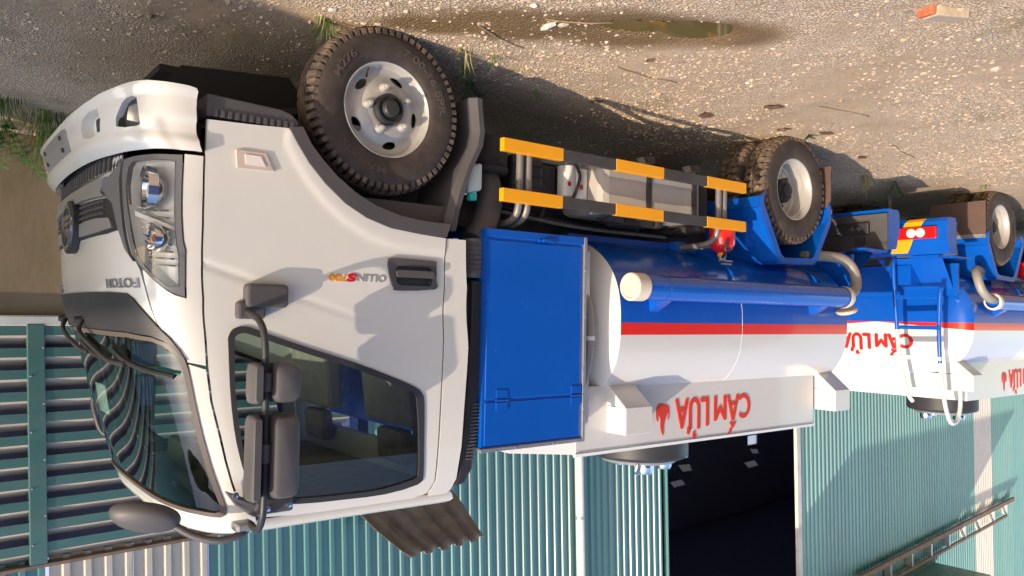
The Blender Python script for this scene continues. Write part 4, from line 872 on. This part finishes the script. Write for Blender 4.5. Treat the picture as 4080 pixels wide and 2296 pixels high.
def ground_mat():
    m = bpy.data.materials.new('gravel_soil'); m.use_nodes = True; nt = m.node_tree; b = nt.nodes['Principled BSDF']; N = nt.nodes.new; lk = nt.links.new
    tc = N('ShaderNodeTexCoord'); co = tc.outputs['Object']
    def nz(s, d=6, r=.6): n = N('ShaderNodeTexNoise'); n.inputs['Scale'].default_value = s; n.inputs['Detail'].default_value = d; n.inputs['Roughness'].default_value = r; lk(co, n.inputs[0]); return n
    def mix(f, a, c):
        x = N('ShaderNodeMix'); x.data_type = 'RGBA'
        if hasattr(f, 'links'): lk(f, x.inputs[0])
        else: x.inputs[0].default_value = f
        for k, s in ((6, a), (7, c)):
            if hasattr(s, 'links'): lk(s, x.inputs[k])
            else: x.inputs[k].default_value = L3(s)
        return x.outputs[2]
    def ramp(s, a, c): r = N('ShaderNodeMapRange'); lk(s, r.inputs[0]); r.inputs[1].default_value = a; r.inputs[2].default_value = c; return r.outputs[0]
    # stones: three sizes of voronoi cells with their own tints
    soil = mix(ramp(nz(3.1).outputs[0], .35, .7), (.36, .25, .15), (.50, .37, .245))
    soil = mix(ramp(nz(40, 4).outputs[0], .4, .7), soil, (.50, .38, .27))
    v = N('ShaderNodeTexVoronoi'); v.inputs['Scale'].default_value = 62; v.inputs['Randomness'].default_value = 1; lk(co, v.inputs[0])
    sep = N('ShaderNodeSeparateColor'); lk(v.outputs['Color'], sep.inputs[0])
    stone = mix(sep.outputs[0], (.56, .425, .30), (.77, .61, .455))
    stone = mix(ramp(sep.outputs[1], .75, 1.0), stone, (.76, .66, .55))
    edge = N('ShaderNodeTexVoronoi'); edge.feature = 'DISTANCE_TO_EDGE'; edge.inputs['Scale'].default_value = 62; lk(co, edge.inputs[0])
    stone = mix(ramp(edge.outputs[0], .0, .12), (.17, .115, .07), stone)
    gm = ramp(nz(.55, 5, .65).outputs[0], .39, .51)
    gm2 = N('ShaderNodeMath'); gm2.operation = 'MULTIPLY'; lk(gm, gm2.inputs[0]); lk(ramp(sep.outputs[2], .05, .3), gm2.inputs[1])
    col = mix(gm2.outputs[0], soil, stone)
    moss = ramp(nz(1.3, 7, .7).outputs[0], .55, .68)
    ms = N('ShaderNodeMath'); ms.operation = 'MULTIPLY'; ms.inputs[1].default_value = .55; lk(moss, ms.inputs[0])
    col = mix(ms.outputs[0], col, (.17, .145, .05))
    a = N('ShaderNodeAttribute'); a.attribute_name = 'wet'
    col = mix(a.outputs['Fac'], col, (.20, .128, .058))
    lk(col, b.inputs['Base Color'])
    rg = N('ShaderNodeMapRange'); lk(a.outputs['Fac'], rg.inputs[0]); rg.inputs[3].default_value = .9; rg.inputs[4].default_value = .55; lk(rg.outputs[0], b.inputs['Roughness'])
    bp = N('ShaderNodeBump'); bp.inputs['Strength'].default_value = .7; bp.inputs['Distance'].default_value = .008; ml = N('ShaderNodeMath'); ml.operation = 'MULTIPLY'; lk(ramp(edge.outputs[0], 0, .25), ml.inputs[0]); lk(gm2.outputs[0], ml.inputs[1]); lk(ml.outputs[0], bp.inputs['Height'])
    b2 = N('ShaderNodeBump'); b2.inputs['Strength'].default_value = .5; b2.inputs['Distance'].default_value = .01; lk(nz(70, 6, .7).outputs[0], b2.inputs['Height']); lk(bp.outputs[0], b2.inputs['Normal']); lk(b2.outputs[0], b.inputs['Normal'])
    return m
M['ground'] = ground_mat(); me.materials.append(M['ground'])
go = bpy.data.objects.new('ground', me); COL.objects.link(go); go['kind'] = 'structure'
# puddle: still, murky water lying in the hollow
M['water'] = mat('murky_water', (.13, .098, .034), .06, spec=.5)
wv = {}; wf = []; st = .03; wl = []
def wid(i, j):
    if (i, j) not in wv: wv[(i, j)] = len(wl); wl.append((-1.6+i*st, -1.3+j*st, -.0125))
    return wv[(i, j)]
for i in range(50):
    for j in range(40):
        x, y = -1.6+(i+.5)*st, -1.3+(j+.5)*st
        if pud(x, y) < 1.9: wf.append((wid(i, j), wid(i+1, j), wid(i+1, j+1), wid(i, j+1)))
MB().add(wl, wf).build('puddle_water', 'water', recalc=False)['kind'] = 'structure'

# loose gravel, too many to count
def stone_mesh(r, seed):
    rnd = random.Random(seed); b = bmesh.new(); bmesh.ops.create_icosphere(b, subdivisions=1, radius=1)
    sx, sy, sz = r*rnd.uniform(.7, 1.4), r*rnd.uniform(.7, 1.2), r*rnd.uniform(.35, .7)
    for v in b.verts: k = rnd.uniform(.78, 1.12); v.co = Vector((v.co.x*sx*k, v.co.y*sy*k, v.co.z*sz*k))
    vs = [tuple(v.co) for v in b.verts]; fs = [[v.index for v in f.verts] for f in b.faces]; b.free(); return vs, fs
def cheap_stone(x, y, r, rnd):
    a = rnd.uniform(0, 6.28); h = r*rnd.uniform(.4, .9); z = gz(x, y)-r*.15; n = 5; e = rnd.uniform(.6, 1.3); vs = []
    for lev, k in ((0, 1.0), (h*.6, rnd.uniform(.75, 1))):
        for i in range(n):
            t = 2*pi*i/n; rr = r*k*rnd.uniform(.75, 1.2); vs.append((x+rr*(cos(t)*cos(a)*e-sin(t)*sin(a)), y+rr*(cos(t)*sin(a)*e+sin(t)*cos(a)), z+lev*rnd.uniform(.8, 1.2)))
    vs.append((x+rnd.uniform(-.2, .2)*r, y+rnd.uniform(-.2, .2)*r, z+h))
    return vs, [[i, (i+1) % n, n+(i+1) % n, n+i] for i in range(n)]+[[n+i, n+(i+1) % n, 2*n] for i in range(n)]
def gmat(name, a, b_):
    m = bpy.data.materials.new(name); m.use_nodes = True; nt = m.node_tree; b = nt.nodes['Principled BSDF']; N = nt.nodes.new; lk = nt.links.new
    g = N('ShaderNodeNewGeometry'); r = N('ShaderNodeValToRGB'); lk(g.outputs['Random Per Island'], r.inputs[0])
    r.color_ramp.elements[0].color = L3(a); r.color_ramp.elements[1].color = L3(b_); lk(r.outputs[0], b.inputs[0]); b.inputs['Roughness'].default_value = .85; return m
M['gravel'] = gmat('loose_gravel', (.38, .285, .195), (.60, .47, .35))
rnd = random.Random(5); b = MB(); cnt = 0
while cnt < 14000:
    x = rnd.uniform(-6.5, 1.7); y = rnd.triangular(-2.0, 1.9, -.6)
    dn = noise.noise(Vector((x*.8, y*.8, 1.3)))*.5+.5+.25*noise.noise(Vector((x*3, y*3, 5)))
    if pud(x, y) < 2.2 or rnd.random() > (dn-.22)*1.5*(1-.8*wet(x, y)): continue
    r = rnd.choice((.004, .005, .006, .007, .009, .012))*rnd.uniform(.8, 1.3)
    if rnd.random() < .006: r *= 2
    if -2.6 < x < -.45 and .05 < y < .75 and rnd.random() < .45: r = rnd.uniform(.008, .017)
    if x > .3 and rnd.random() < .2: r = rnd.uniform(.008, .016)
    vs, fs = cheap_stone(x, y, r, rnd); b.add(vs, fs); cnt += 1
tag(b.build('gravel', 'gravel', recalc=False), 'loose grey and tan gravel scattered over the yard', 'gravel', kind='stuff')
# bigger stones, each its own thing
M['palestone'] = mat('pale_stone', (.62, .56, .50), .8, var=.2, vscale=15, bump=.3, bscale=40)
M['stone'] = mat('brown_stone', (.30, .23, .17), .85, var=.25, vscale=20, bump=.3, bscale=40)
def stone(x, y, r, m, label, sc=(1, 1, 1)):
    vs, fs = stone_mesh(r, int(abs(x*1000))); b = bmesh.new()
    bv = [b.verts.new((v[0]*sc[0], v[1]*sc[1], v[2]*sc[2])) for v in vs]
    for f in fs: b.faces.new([bv[i] for i in f])
    bmesh.ops.subdivide_edges(b, edges=b.edges, cuts=1, smooth=.4, fractal=.25, seed=int(abs(x*77)))
    me = bpy.data.meshes.new('stone'); b.to_mesh(me); b.free(); me.materials.append(M[m]); o = bpy.data.objects.new('stone', me); COL.objects.link(o); o.location = (x, y, gz(x, y)+r*.2); o.rotation_euler = (0, 0, x*9)
    tag(o, label, 'stone', 'larger stones on the ground')
stone(-.52, -.48, .035, 'palestone', 'flat pale stone at the edge of the brown puddle', (1.3, .7, .6))
stone(.30, -.02, .022, 'palestone', 'small grey-white stone just beside the nearest front tyre', (.8, 1.5, .8))
for k, (x, y, r, lb) in enumerate([(-.33, -.62, .016, 'small pale stone between puddle and the picture edge'), (-.62, -1.0, .02, 'pale chip of stone beyond the puddle, near the picture edge'), (-1.9, -.55, .018, 'tan stone on open gravel left of the puddle'), (-2.6, -.7, .02, 'tan stone on open gravel facing the rear wheels'), (-3.1, -.35, .018, 'brown stone near the shadow of the rear wheel'), (.9, .55, .02, 'grey stone in the shade before the bumper'), (.75, .2, .016, 'small grey stone in the shade below the bumper corner')]):
    stone(x, y, r, 'palestone' if k < 3 else 'stone', lb)
# broken brick with a white rendered face
M['brick'] = mat('orange_brick', (.46, .13, .06), .85, var=.3, vscale=25, bump=.3, bscale=40)
M['render'] = mat('rendered_face', (.50, .40, .30), .85, var=.25, vscale=10, dirt=(.2, .14, .09), dscale=14, damt=.5)
bk = MB().box(-.10, .10, -.05, .05, -.01, .055).build('broken_brick', 'render', bevel=.008)
MB().box(-.135, -.1005, -.048, .048, -.01, .05).build('brick_core', 'brick', bk, bevel=.01)
bk.location = (-1.68, -1.68, -.012); bk.rotation_euler = (.1, .06, 3.5); bk.scale = (.85, .85, .85); tag(bk, 'broken orange brick with cream rendered face lying on gravel at the corner', 'brick')
# fallen leaves and twigs
M['leaf'] = mat('dry_leaf', (.15, .09, .05), .8, var=.3, vscale=30)
M['twig'] = mat('dry_twig', (.34, .25, .15), .85, var=.3, vscale=30)
def leaf(x, y, l, a, label):
    b = MB(); n = 7; vs = []
    for i in range(n):
        t = i/(n-1); w = .38*l*sin(pi*min(.98, t*.9+.05))*(1+.25*sin(t*17)); h = .02*l*sin(t*9)
        vs += [(t*l, -w/1.2, gz(x, y)+.010+h), (t*l, 0, gz(x, y)+.006), (t*l, w/1.2, gz(x, y)+.012-h)]
    b.add(vs, [[i*3+j, (i+1)*3+j, (i+1)*3+j+1, i*3+j+1] for i in range(n-1) for j in range(2)])
    R = Matrix.Rotation(a, 4, 'Z'); b.v = [(v.x+x, v.y+y, v.z) for v in [R @ Vector(q) for q in b.v]]
    tag(b.build('fallen_leaf', 'leaf', recalc=False), label, 'leaf', 'fallen leaves')
for k, (x, y, l, a, lb) in enumerate([(-2.45, -.42, .13, .5, 'curled brown leaf on gravel facing the rear wheels'), (-2.2, -.02, .15, 2.6, 'large flat brown leaf on gravel near the guard rail shadow'), (-3.0, -.12, .10, 1.0, 'dark leaf lying near the small green sprout'), (-3.35, -.22, .12, .3, 'brown leaf left of the small green sprout'), (-1.55, .22, .09, 1.3, 'dry leaf at the edge of the truck shadow'), (-3.1, .18, .08, 2.9, 'small dark leaf beside the rear wheel'), (-1.2, -.5, .06, 1.7, 'small dark leaf just left of the puddle'), (-4.3, .05, .10, .1, 'dark leaf on the lit gravel between the trucks')]): leaf(x, y, l, a, lb)
def twig(p0, p1, r, label):
    a, c = Vector((*p0, 0)), Vector((*p1, 0)); P = []
    for k in range(6):
        q = a.lerp(c, k/5); q += Vector((rnd.uniform(-.012, .012), rnd.uniform(-.012, .012), 0)); q.z = gz(q.x, q.y)+r+.003; P.append(q)
    tag(MB().tube(bez(P, 3), r, 5).build('twig', 'twig', smooth=60), label, 'twig', 'dry twigs')
twig((-.28, -.30), (-.62, -.18), .004, 'pale dry stalk lying behind the front wheel, pointing at the puddle')
twig((-.45, -.55), (-.80, -.68), .003, 'thin dark twig lying in the brown puddle')
twig((-1.15, -.28), (-1.6, -.30), .0035, 'pale stalk lying on soil left of the puddle')
twig((-2.6, -.55), (-3.1, -.62), .003, 'thin dark twig beside the curled brown leaf')
twig((.55, -.25), (.75, -.05), .003, 'pale stalk in shade by the picture edge, before the front tyre')
twig((-4.0, -.3), (-4.6, -.2), .003, 'thin twig on the lit gravel beyond the rear wheels')

# ================================================================== plants
M['grassblade'] = mat('grass_blade', (.10, .17, .035), .6, var=.35, vscale=30)
M['drygrass'] = mat('dry_grass_blade', (.30, .27, .11), .7, var=.3, vscale=30)
M['leafgreen'] = mat('weed_leaf', (.055, .15, .035), .55, var=.3, vscale=25)
def blades(b, n, h, spread, rnd, w=.0035, cx=0, cy=0):
    for k in range(n):
        a = rnd.uniform(0, 6.28); r = rnd.uniform(0, spread*.3); hh = h*rnd.uniform(.5, 1.1); le = rnd.uniform(.2, .9); x0, y0 = cx+r*cos(a), cy+r*sin(a); dx, dy = cos(a), sin(a); px_, py_ = -dy*w, dx*w; vs = []
        for i in range(5):
            t = i/4; o = le*hh*t*t; z = hh*(t-.35*le*t*t); q = 1-t*.9
            vs += [(x0+dx*o-px_*q, y0+dy*o-py_*q, z), (x0+dx*o+px_*q, y0+dy*o+py_*q, z)]
        b.add(vs, [[i*2, i*2+1, i*2+3, i*2+2] for i in range(4)])
def tuft(x, y, h, n, label, seed, dry=False, spread=.15):
    rr = random.Random(seed); o = empty('grass_tuft', (x, y, gz(x, y)-.004))
    b = MB(); blades(b, n, h, spread, rr); b.build('blades', 'drygrass' if dry else 'grassblade', o, recalc=False)
    b = MB(); blades(b, max(3, n//3), h*.7, spread*1.3, rr); b.build('dry_blades', 'drygrass', o, recalc=False)
    tag(o, label, 'grass', 'grass tufts in the yard')
def leafy(x, y, h, n, label, seed, big=.05):
    rr = random.Random(seed); o = empty('weed', (x, y, gz(x, y)-.004)); b = MB(); lf = MB()
    for k in range(n):
        a = rr.uniform(0, 6.28); le = rr.uniform(.3, 1.0)*h; P = [Vector((0, 0, 0)), Vector((cos(a)*le*.35, sin(a)*le*.35, h*.5)), Vector((cos(a)*le, sin(a)*le, h*rr.uniform(.6, 1)))]
        pp = bez(P, 5); b.tube(pp, .002, 4)
        for i, q in enumerate(pp[2:]):
            for sgn in (-1, 1):
                aa = a+sgn*1.2+rr.uniform(-.3, .3); L = big*rr.uniform(.5, 1); d = Vector((cos(aa), sin(aa), rr.uniform(-.1, .5))); s = Vector((-sin(aa), cos(aa), 0))*L*.28
                lf.add([q, q+d*L*.5+s, q+d*L, q+d*L*.5-s], [(0, 1, 2, 3)])
    b.build('stem', 'leafgreen', o, recalc=False); lf.build('leaves', 'leafgreen', o, recalc=False)
    tag(o, label, 'weed', 'weeds in the yard')
tuft(.27, .10, .17, 26, 'grass tuft growing against the nearest front tyre', 11)
tuft(-.42, .02, .14, 12, 'sparse grass tuft in the sun behind the front wheel', 12, dry=True)
tuft(-.55, .22, .14, 10, 'grass tuft at the edge of shade by the front mud flap', 13)
tuft(-.58, -.02, .10, 9, 'low grass sprouting in the sun beyond the front mud flap', 14)
leafy(-.72, .42, .13, 7, 'feathery weed in the shade below the guard rail', 15, .03)
leafy(-.52, .48, .10, 6, 'leafy weed right behind the front mud flap', 16, .03)
tuft(-1.12, .35, .09, 12, 'small bright tuft in the shade below the guard rail', 17)
leafy(-3.25, -.10, .05, 5, 'small green sprout on the lit gravel beside the rear wheel', 18, .03)
tuft(-4.05, .42, .22, 16, 'grass tuft growing between the two tankers, nearer the rear wheel', 19)
tuft(-5.05, .45, .26, 26, 'tall tuft of yellowing grass under the tail lamp', 20, dry=True)
leafy(-5.5, .40, .20, 8, 'green weed growing beside the hanging chain', 21, .045)
tuft(-6.3, -.05, .10, 14, 'low grass in front of the far wheel', 22)
# weeds along the foot of the plinth wall
k = 0
WALLW = radians(5.5)
for w, o_, h, kind in [(-1.5, .25, .5, 0), (-.9, .3, .42, 1), (-.5, .35, .5, 0), (-.25, .55, .38, 1), (.05, .3, .52, 0), (.2, .6, .36, 1), (.4, .4, .45, 0), (.6, .7, .4, 0), (.75, .35, .4, 1), (.9, .9, .35, 0), (-.1, .9, .34, 0), (.3, 1.0, .33, 1), (1.1, .6, .35, 0), (-.6, .8, .35, 1), (-.4, 1.1, .25, 0)]:
    x = 1-cos(WALLW)*w-sin(WALLW)*o_; y = 3.75+sin(WALLW)*w-cos(WALLW)*o_; k += 1
    nm = ['left-most', 'second', 'third', 'fourth', 'fifth', 'sixth', 'seventh', 'eighth'][k % 8]
    if kind: leafy(x, y, h, 14, 'broad-leaved weed at the foot of the brown plinth wall', 40+k, .075)
    else: tuft(x, y, h, 90, 'tall grass clump at the foot of the brown plinth wall', 60+k, spread=.5)
# ================================================================== warehouse
WE = Vector((-cos(WALLW), sin(WALLW), 0)); WN = Vector((-sin(WALLW), -cos(WALLW), 0)); WO = Vector((1.0, 3.75, 0))
def wp(w, z, o=0): q = WO+WE*(w+.045*(z-1.4))+WN*o; return (q.x, q.y, z)
def wbox(b, w0, w1, z0, z1, o0, o1):
    vs = [wp(w, z, o) for w in (w0, w1) for o in (o0, o1) for z in (z0, z1)]
    return b.add(vs, [(0, 1, 3, 2), (4, 6, 7, 5), (0, 4, 5, 1), (2, 3, 7, 6), (0, 2, 6, 4), (1, 5, 7, 3)])
M['sheet'] = mat('green_coated_sheet', (.085, .235, .23), .30, metal=.0, var=.06, vscale=1.2, coat=.3, dirt=(.17, .25, .24), dscale=2, damt=.35, stretch=(3, 3, .5))
M['sheetH'] = mat('green_coated_cladding', (.062, .15, .135), .32, var=.06, vscale=1.5, coat=.3, dirt=(.16, .19, .15), dscale=2.5, damt=.35, stretch=(.7, .7, 4))
for k_, c_ in enumerate(((.078, .225, .222), (.095, .245, .235), (.088, .222, .225), (.10, .25, .245))): M['sheet%d' % k_] = mat('green_coated_sheet_%d' % k_, c_, .30+.03*k_, var=.07, vscale=1.2, coat=.25, dirt=(.18, .25, .235), dscale=2, damt=.4, stretch=(3, 3, .35))
M['clear'] = mat('old_translucent_sheet', (.58, .53, .46), .35, var=.2, vscale=3, dirt=(.27, .20, .15), dscale=3, damt=.7, stretch=(4, 4, .6))
M['whitesheet'] = mat('pale_sheet', (.52, .48, .46), .4, var=.1, vscale=2, dirt=(.33, .28, .26), dscale=2, damt=.4)
M['plinth'] = mat('stained_render', (.27, .195, .115), .9, var=.2, vscale=1.4, dirt=(.13, .11, .045), dscale=2.2, damt=.8, bump=.15, bscale=25, stretch=(1, 1, .35))
M['whiteflash'] = mat('white_flashing', (.66, .63, .58), .5, dirt=(.3, .25, .18), dscale=5, damt=.5)
M['pvc'] = mat('white_pvc', (.70, .64, .60), .4, dirt=(.45, .38, .30), dscale=3, damt=.3)
M['rust'] = mat('rusty_steel', (.20, .13, .09), .8, var=.3, vscale=8, dirt=(.33, .27, .21), dscale=6, damt=.6)
M['rustsheet'] = mat('weathered_sheet', (.17, .125, .10), .6, var=.3, vscale=4, dirt=(.36, .31, .26), dscale=3, damt=.55)
M['inside'] = mat('dark_interior_wall', (.22, .26, .52), .9)
wh = empty('warehouse', wp(0, 0)); wh.matrix_world = Matrix.Identity(4); wh.location = (0, 0, 0)
def ribbed(vert, w0, w1, z0, z1, pitch, prof, name, m, o0=0):
    """prof: (fraction of pitch, height); vert: ribs run up"""
    b = MB(); L = (w1-w0) if vert else (z1-z0); n = max(1, int(round(L/pitch))); ts = []
    for k in range(n):
        for f, h in prof: ts.append(((k+f)*L/n, h))
    ts.append((L, prof[0][1])); seg = [0, 1]
    for i, (t, h) in enumerate(ts):
        for e in seg:
            b.v.append(wp(w0+t, z0 if e == 0 else z1, o0+h) if vert else wp(w0 if e == 0 else w1, z0+t, o0+h))
    b.f = [[i*2, i*2+1, i*2+3, i*2+2] for i in range(len(ts)-1)]
    return b.build(name, m, wh, recalc=False)
PV = [(0, 0), (.52, 0), (.62, .030), (.90, .030)]
PH = [(0, .0), (.30, .0), (.42, .048), (.84, .048)]
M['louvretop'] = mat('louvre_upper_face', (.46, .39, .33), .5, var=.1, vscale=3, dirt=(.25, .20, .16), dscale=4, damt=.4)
def louvre(a, c):
    b = MB(); wbox(b, a, c, 1.435, 3.225, -.10, -.085); lv = b.build('louvre_panel', 'inside', wh)
    for k in range(11):
        z0 = 1.437+k*.1627; pr = [(.062, z0), (.062, z0+.070), (-.035, z0+.138), (-.07, z0+.142), (-.07, z0+.138), (-.038, z0+.132), (.052, z0+.064), (.052, z0)]
        b = MB(); n = len(pr); b.v = [wp(a, z, o) for o, z in pr]+[wp(c, z, o) for o, z in pr]
        b.f = [list(range(n)), list(range(2*n-1, n-1, -1))]+[[i, (i+1) % n, (i+1) % n+n, i+n] for i in range(n)]
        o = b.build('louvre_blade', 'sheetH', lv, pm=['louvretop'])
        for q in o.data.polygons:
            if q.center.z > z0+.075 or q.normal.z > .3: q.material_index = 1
# lower cladding with ribs lying flat, two lengths either side of the flashing post
for a, c in ((-9, -6.6), (-6.6, -4.2), (-4.2, -2.1), (-2.1, .05), (.05, 1.36), (1.36, 2.75)): louvre(a, c-.006)
b = MB(); wbox(b, -.005, .112, 1.42, 3.22, .0, .074); po = b.build('flashing_post', 'sheetH', wh, bevel=.006)
for k in range(8): MB().lathe([(0, -.008), (.006, -.006), (.008, 0)], wp(.015 if k % 2 else .1, 1.6+k*.21, .075), 'y', 8).build('screw', 'steel', po)
for x0 in (-2.1, -4.2, -6.6): b = MB(); wbox(b, x0-.055, x0+.055, 1.42, 3.22, .0, .074); b.build('flashing_post', 'sheetH', wh, bevel=.006)
b = MB(); wbox(b, -9, 2.75, 0, 1.36, -.2, .0); b.build('plinth', 'plinth', wh)
b = MB(); wbox(b, -9, 2.75, 1.362, 1.435, -.1, .07); b.build('plinth_flashing', 'whiteflash', wh, bevel=.006)
b = MB(); wbox(b, -9, 2.75, 3.226, 3.25, -.05, .065); b.build('cladding_cap', 'rust', wh)
# upper sheets
for k in range(12): ribbed(True, -9+k*.76, -9+(k+1)*.76-.004, 3.2, 8, .137, PV, 'upright_sheet', 'sheet' if k < 8 else 'sheet', -.03)
for k in range(2): ribbed(True, .14+k*.61, .14+(k+1)*.61-.003, 3.2, 8, .137, PV, 'translucent_sheet', 'clear', -.03)
w = 1.37
while w < 7.9:
    w2 = min(w+.822, 8.05); ribbed(True, w, w2-.004, .0 if w > 2.5 else 3.2, 11, .137, PV, 'upright_sheet', 'sheet%d' % (int(w*7.3) % 4), -.03); w = w2
w = 12.14
while w < 44:
    w2 = w+.986
    if w < 21.9 < w2: w2 = 21.9
    if 21.8 < w < 23.3: w2 = w+.75
    ribbed(True, w, w2-.004, 0, 11, .164, [(0, 0), (.70, 0), (.78, .026), (.93, .026)], 'upright_sheet' if not 21.8 < w < 23.3 else 'translucent_sheet', 'sheet%d' % (int(w*5.7) % 4) if not 21.8 < w < 23.3 else 'whitesheet', -.03); w = w2
b = MB(); wbox(b, 11.98, 12.12, 0, 11, -.03, .03); b.build('door_jamb', 'whiteflash', wh)
b = MB(); wbox(b, 8.045, 8.06, 0, 11, -.05, .02); b.build('door_jamb', 'sheet', wh)
# dark hall behind the open doorway: floor is the yard, walls, roof with sky lights, far openings
for w_ in (2.9, 42): b = MB(); wbox(b, w_, w_+.1, 0, 11, -14, -.2); b.build('hall_side_wall', 'inside', wh)
wins = [(28.5, 29.25, 7.02, 7.18), (28.5, 29.25, 7.24, 7.74), (34.5, 35.45, 6.9, 7.18), (34.5, 35.45, 7.24, 7.72)]
sky4 = [[(28.4, 7.98), (29.4, 8.05), (29.6, 8.38), (28.8, 8.36)], [(27.75, 8.68), (28.7, 8.66), (29.05, 8.96), (28.1, 8.98)], [(34.7, 7.9), (35.5, 8.0), (35.7, 8.24), (35.0, 8.2)], [(34.1, 8.55), (35.2, 8.53), (35.6, 8.86), (34.6, 8.88)]]
WL = [[(a, c), (b_, c), (b_, d), (a, d)] for a, b_, c, d in wins]
V, F = tri2d([(3.0, 0), (42, 0), (42, 11), (3.0, 11)], WL+sky4, 1.5)
vs, fs = extrude2d(V, F, lambda a, b_, d: wp(a, b_, -14-d), 0, .1)
MB().add(vs, fs).build('hall_back_wall', 'inside', wh)
def translucent(name, col):
    m = bpy.data.materials.new(name); m.use_nodes = True; nt = m.node_tree; nt.nodes.clear(); o = nt.nodes.new('ShaderNodeOutputMaterial'); t = nt.nodes.new('ShaderNodeBsdfTranslucent'); t.inputs[0].default_value = L3(col); nt.links.new(t.outputs[0], o.inputs[0]); return m
M['skylight'] = translucent('dusty_skylight', (.10, .095, .10)); M['windowsheet'] = translucent('pale_window_sheet', (.75, .78, .85))
for q in WL: MB().add([wp(a, b_, -14.06) for a, b_ in q], [(0, 1, 2, 3)]).build('hall_window', 'windowsheet', wh, recalc=False)
for q in sky4: MB().add([wp(a, b_, -14.06) for a, b_ in q], [(0, 1, 2, 3)]).build('hall_skylight', 'skylight', wh, recalc=False)
b = MB(); wbox(b, 2.8, 42.2, 11.0, 11.1, -14.2, .1); b.build('hall_roof', 'inside', wh)
b = MB(); wbox(b, -9, 2.8, 8, 8.1, -3, .1); b.build('roof_edge', 'sheet', wh)
# unseen canopy over the doorway, shaped to cast the shade on the wall
b = MB(); wbox(b, 7.6, 18.8, 7.05, 7.12, .0, 1.2); b.build('canopy', 'sheet', wh)
# door track on brackets
tr_ = MB(); wbox(tr_, 14.2, 24.9, 6.36, 6.46, .10, .16); wbox(tr_, 14.2, 24.2, 6.76, 6.82, .10, .15); tro = tr_.build('door_track', 'rust', wh)
for k in range(9): b = MB(); wbox(b, 14.6+k*1.2, 14.68+k*1.2, 6.462, 6.758, .0, .14); b.build('track_bracket', 'steel', tro)
tag(wh, 'green corrugated metal warehouse with plinth wall and open dark doorway behind the trucks', 'warehouse')
# down pipe
P = [wp(6.08, z, .08) for z in (.3, 1.5, 3, 5, 8)]
dp = MB().tube(P, .057, 20).build('down_pipe', 'pvc', smooth=60); tag(dp, 'white plastic down pipe on the green corrugated wall', 'pipe')
for z in (2.2, 3.86, 5.6): MB().lathe([(.060, -.02), (.060, .02)], wp(6.08, z, .08), 'z', 20, cap=True).build('pipe_clamp', 'steel', dp, smooth=30)
# loose weathered sheet hanging out over the cab
b = MB(); n = 40
A, B_, C_, D_ = [Vector(wp(w, z, o)) for w, z, o in ((2.75, 3.2, .10), (3.05, 3.62, .62), (4.0, 3.62, .62), (3.95, 3.15, .10))]
for i in range(n+1):
    t = i/n; r = .018*(1 if (i % 8) < 4 else -1)
    for j in range(9):
        s = j/8; q = A.lerp(D_, t).lerp(B_.lerp(C_, t), s); q = q+Vector((0, 0, r))+Vector((0, 0, .05*sin(s*3)*sin(t*3+.5)))+Vector((0, 0, .012*noise.noise(Vector((t*5, s*4, 0))))); b.v.append(tuple(q))
b.f = [[i*9+j, (i+1)*9+j, (i+1)*9+j+1, i*9+j+1] for i in range(n) for j in range(8)]
ls_ = b.build('loose_sheet', 'rustsheet', smooth=50, recalc=False); ls_.modifiers.new('thick', 'SOLIDIFY').thickness = .003
tag(ls_, 'bent weathered corrugated sheet sticking out from the wall above the cab roof', 'metal sheet')

# open concrete shed on the other side of the yard, behind the viewer (seen only as reflections in glass and paint)
M['concrete'] = mat('raw_concrete', (.30, .25, .21), .9, var=.2, vscale=2)
sh = empty('concrete_shed', (-4, -12, 0))
for k in range(6): MB().box(-9.2+k*3.4, -8.85+k*3.4, -.15, .2, 0, 4.6).build('column', 'concrete', sh)
for z in (2.2, 4.3): MB().box(-9.3, 8.6, -.2, .1, z, z+.45).build('beam', 'concrete', sh)
MB().box(-9.3, 8.6, 5.5, 5.6, 0, 5.2).build('back_wall', 'inside', sh)
MB().box(-9.5, 8.8, -.6, 5.8, 5.2, 5.35).build('roof_slab', 'concrete', sh)
MB().box(-9.3, 8.6, -.12, .02, 0, .7).build('low_wall', 'concrete', sh)
tag(sh, 'open concrete shed across the yard, showing only as a reflection in the cab glass', 'shed')
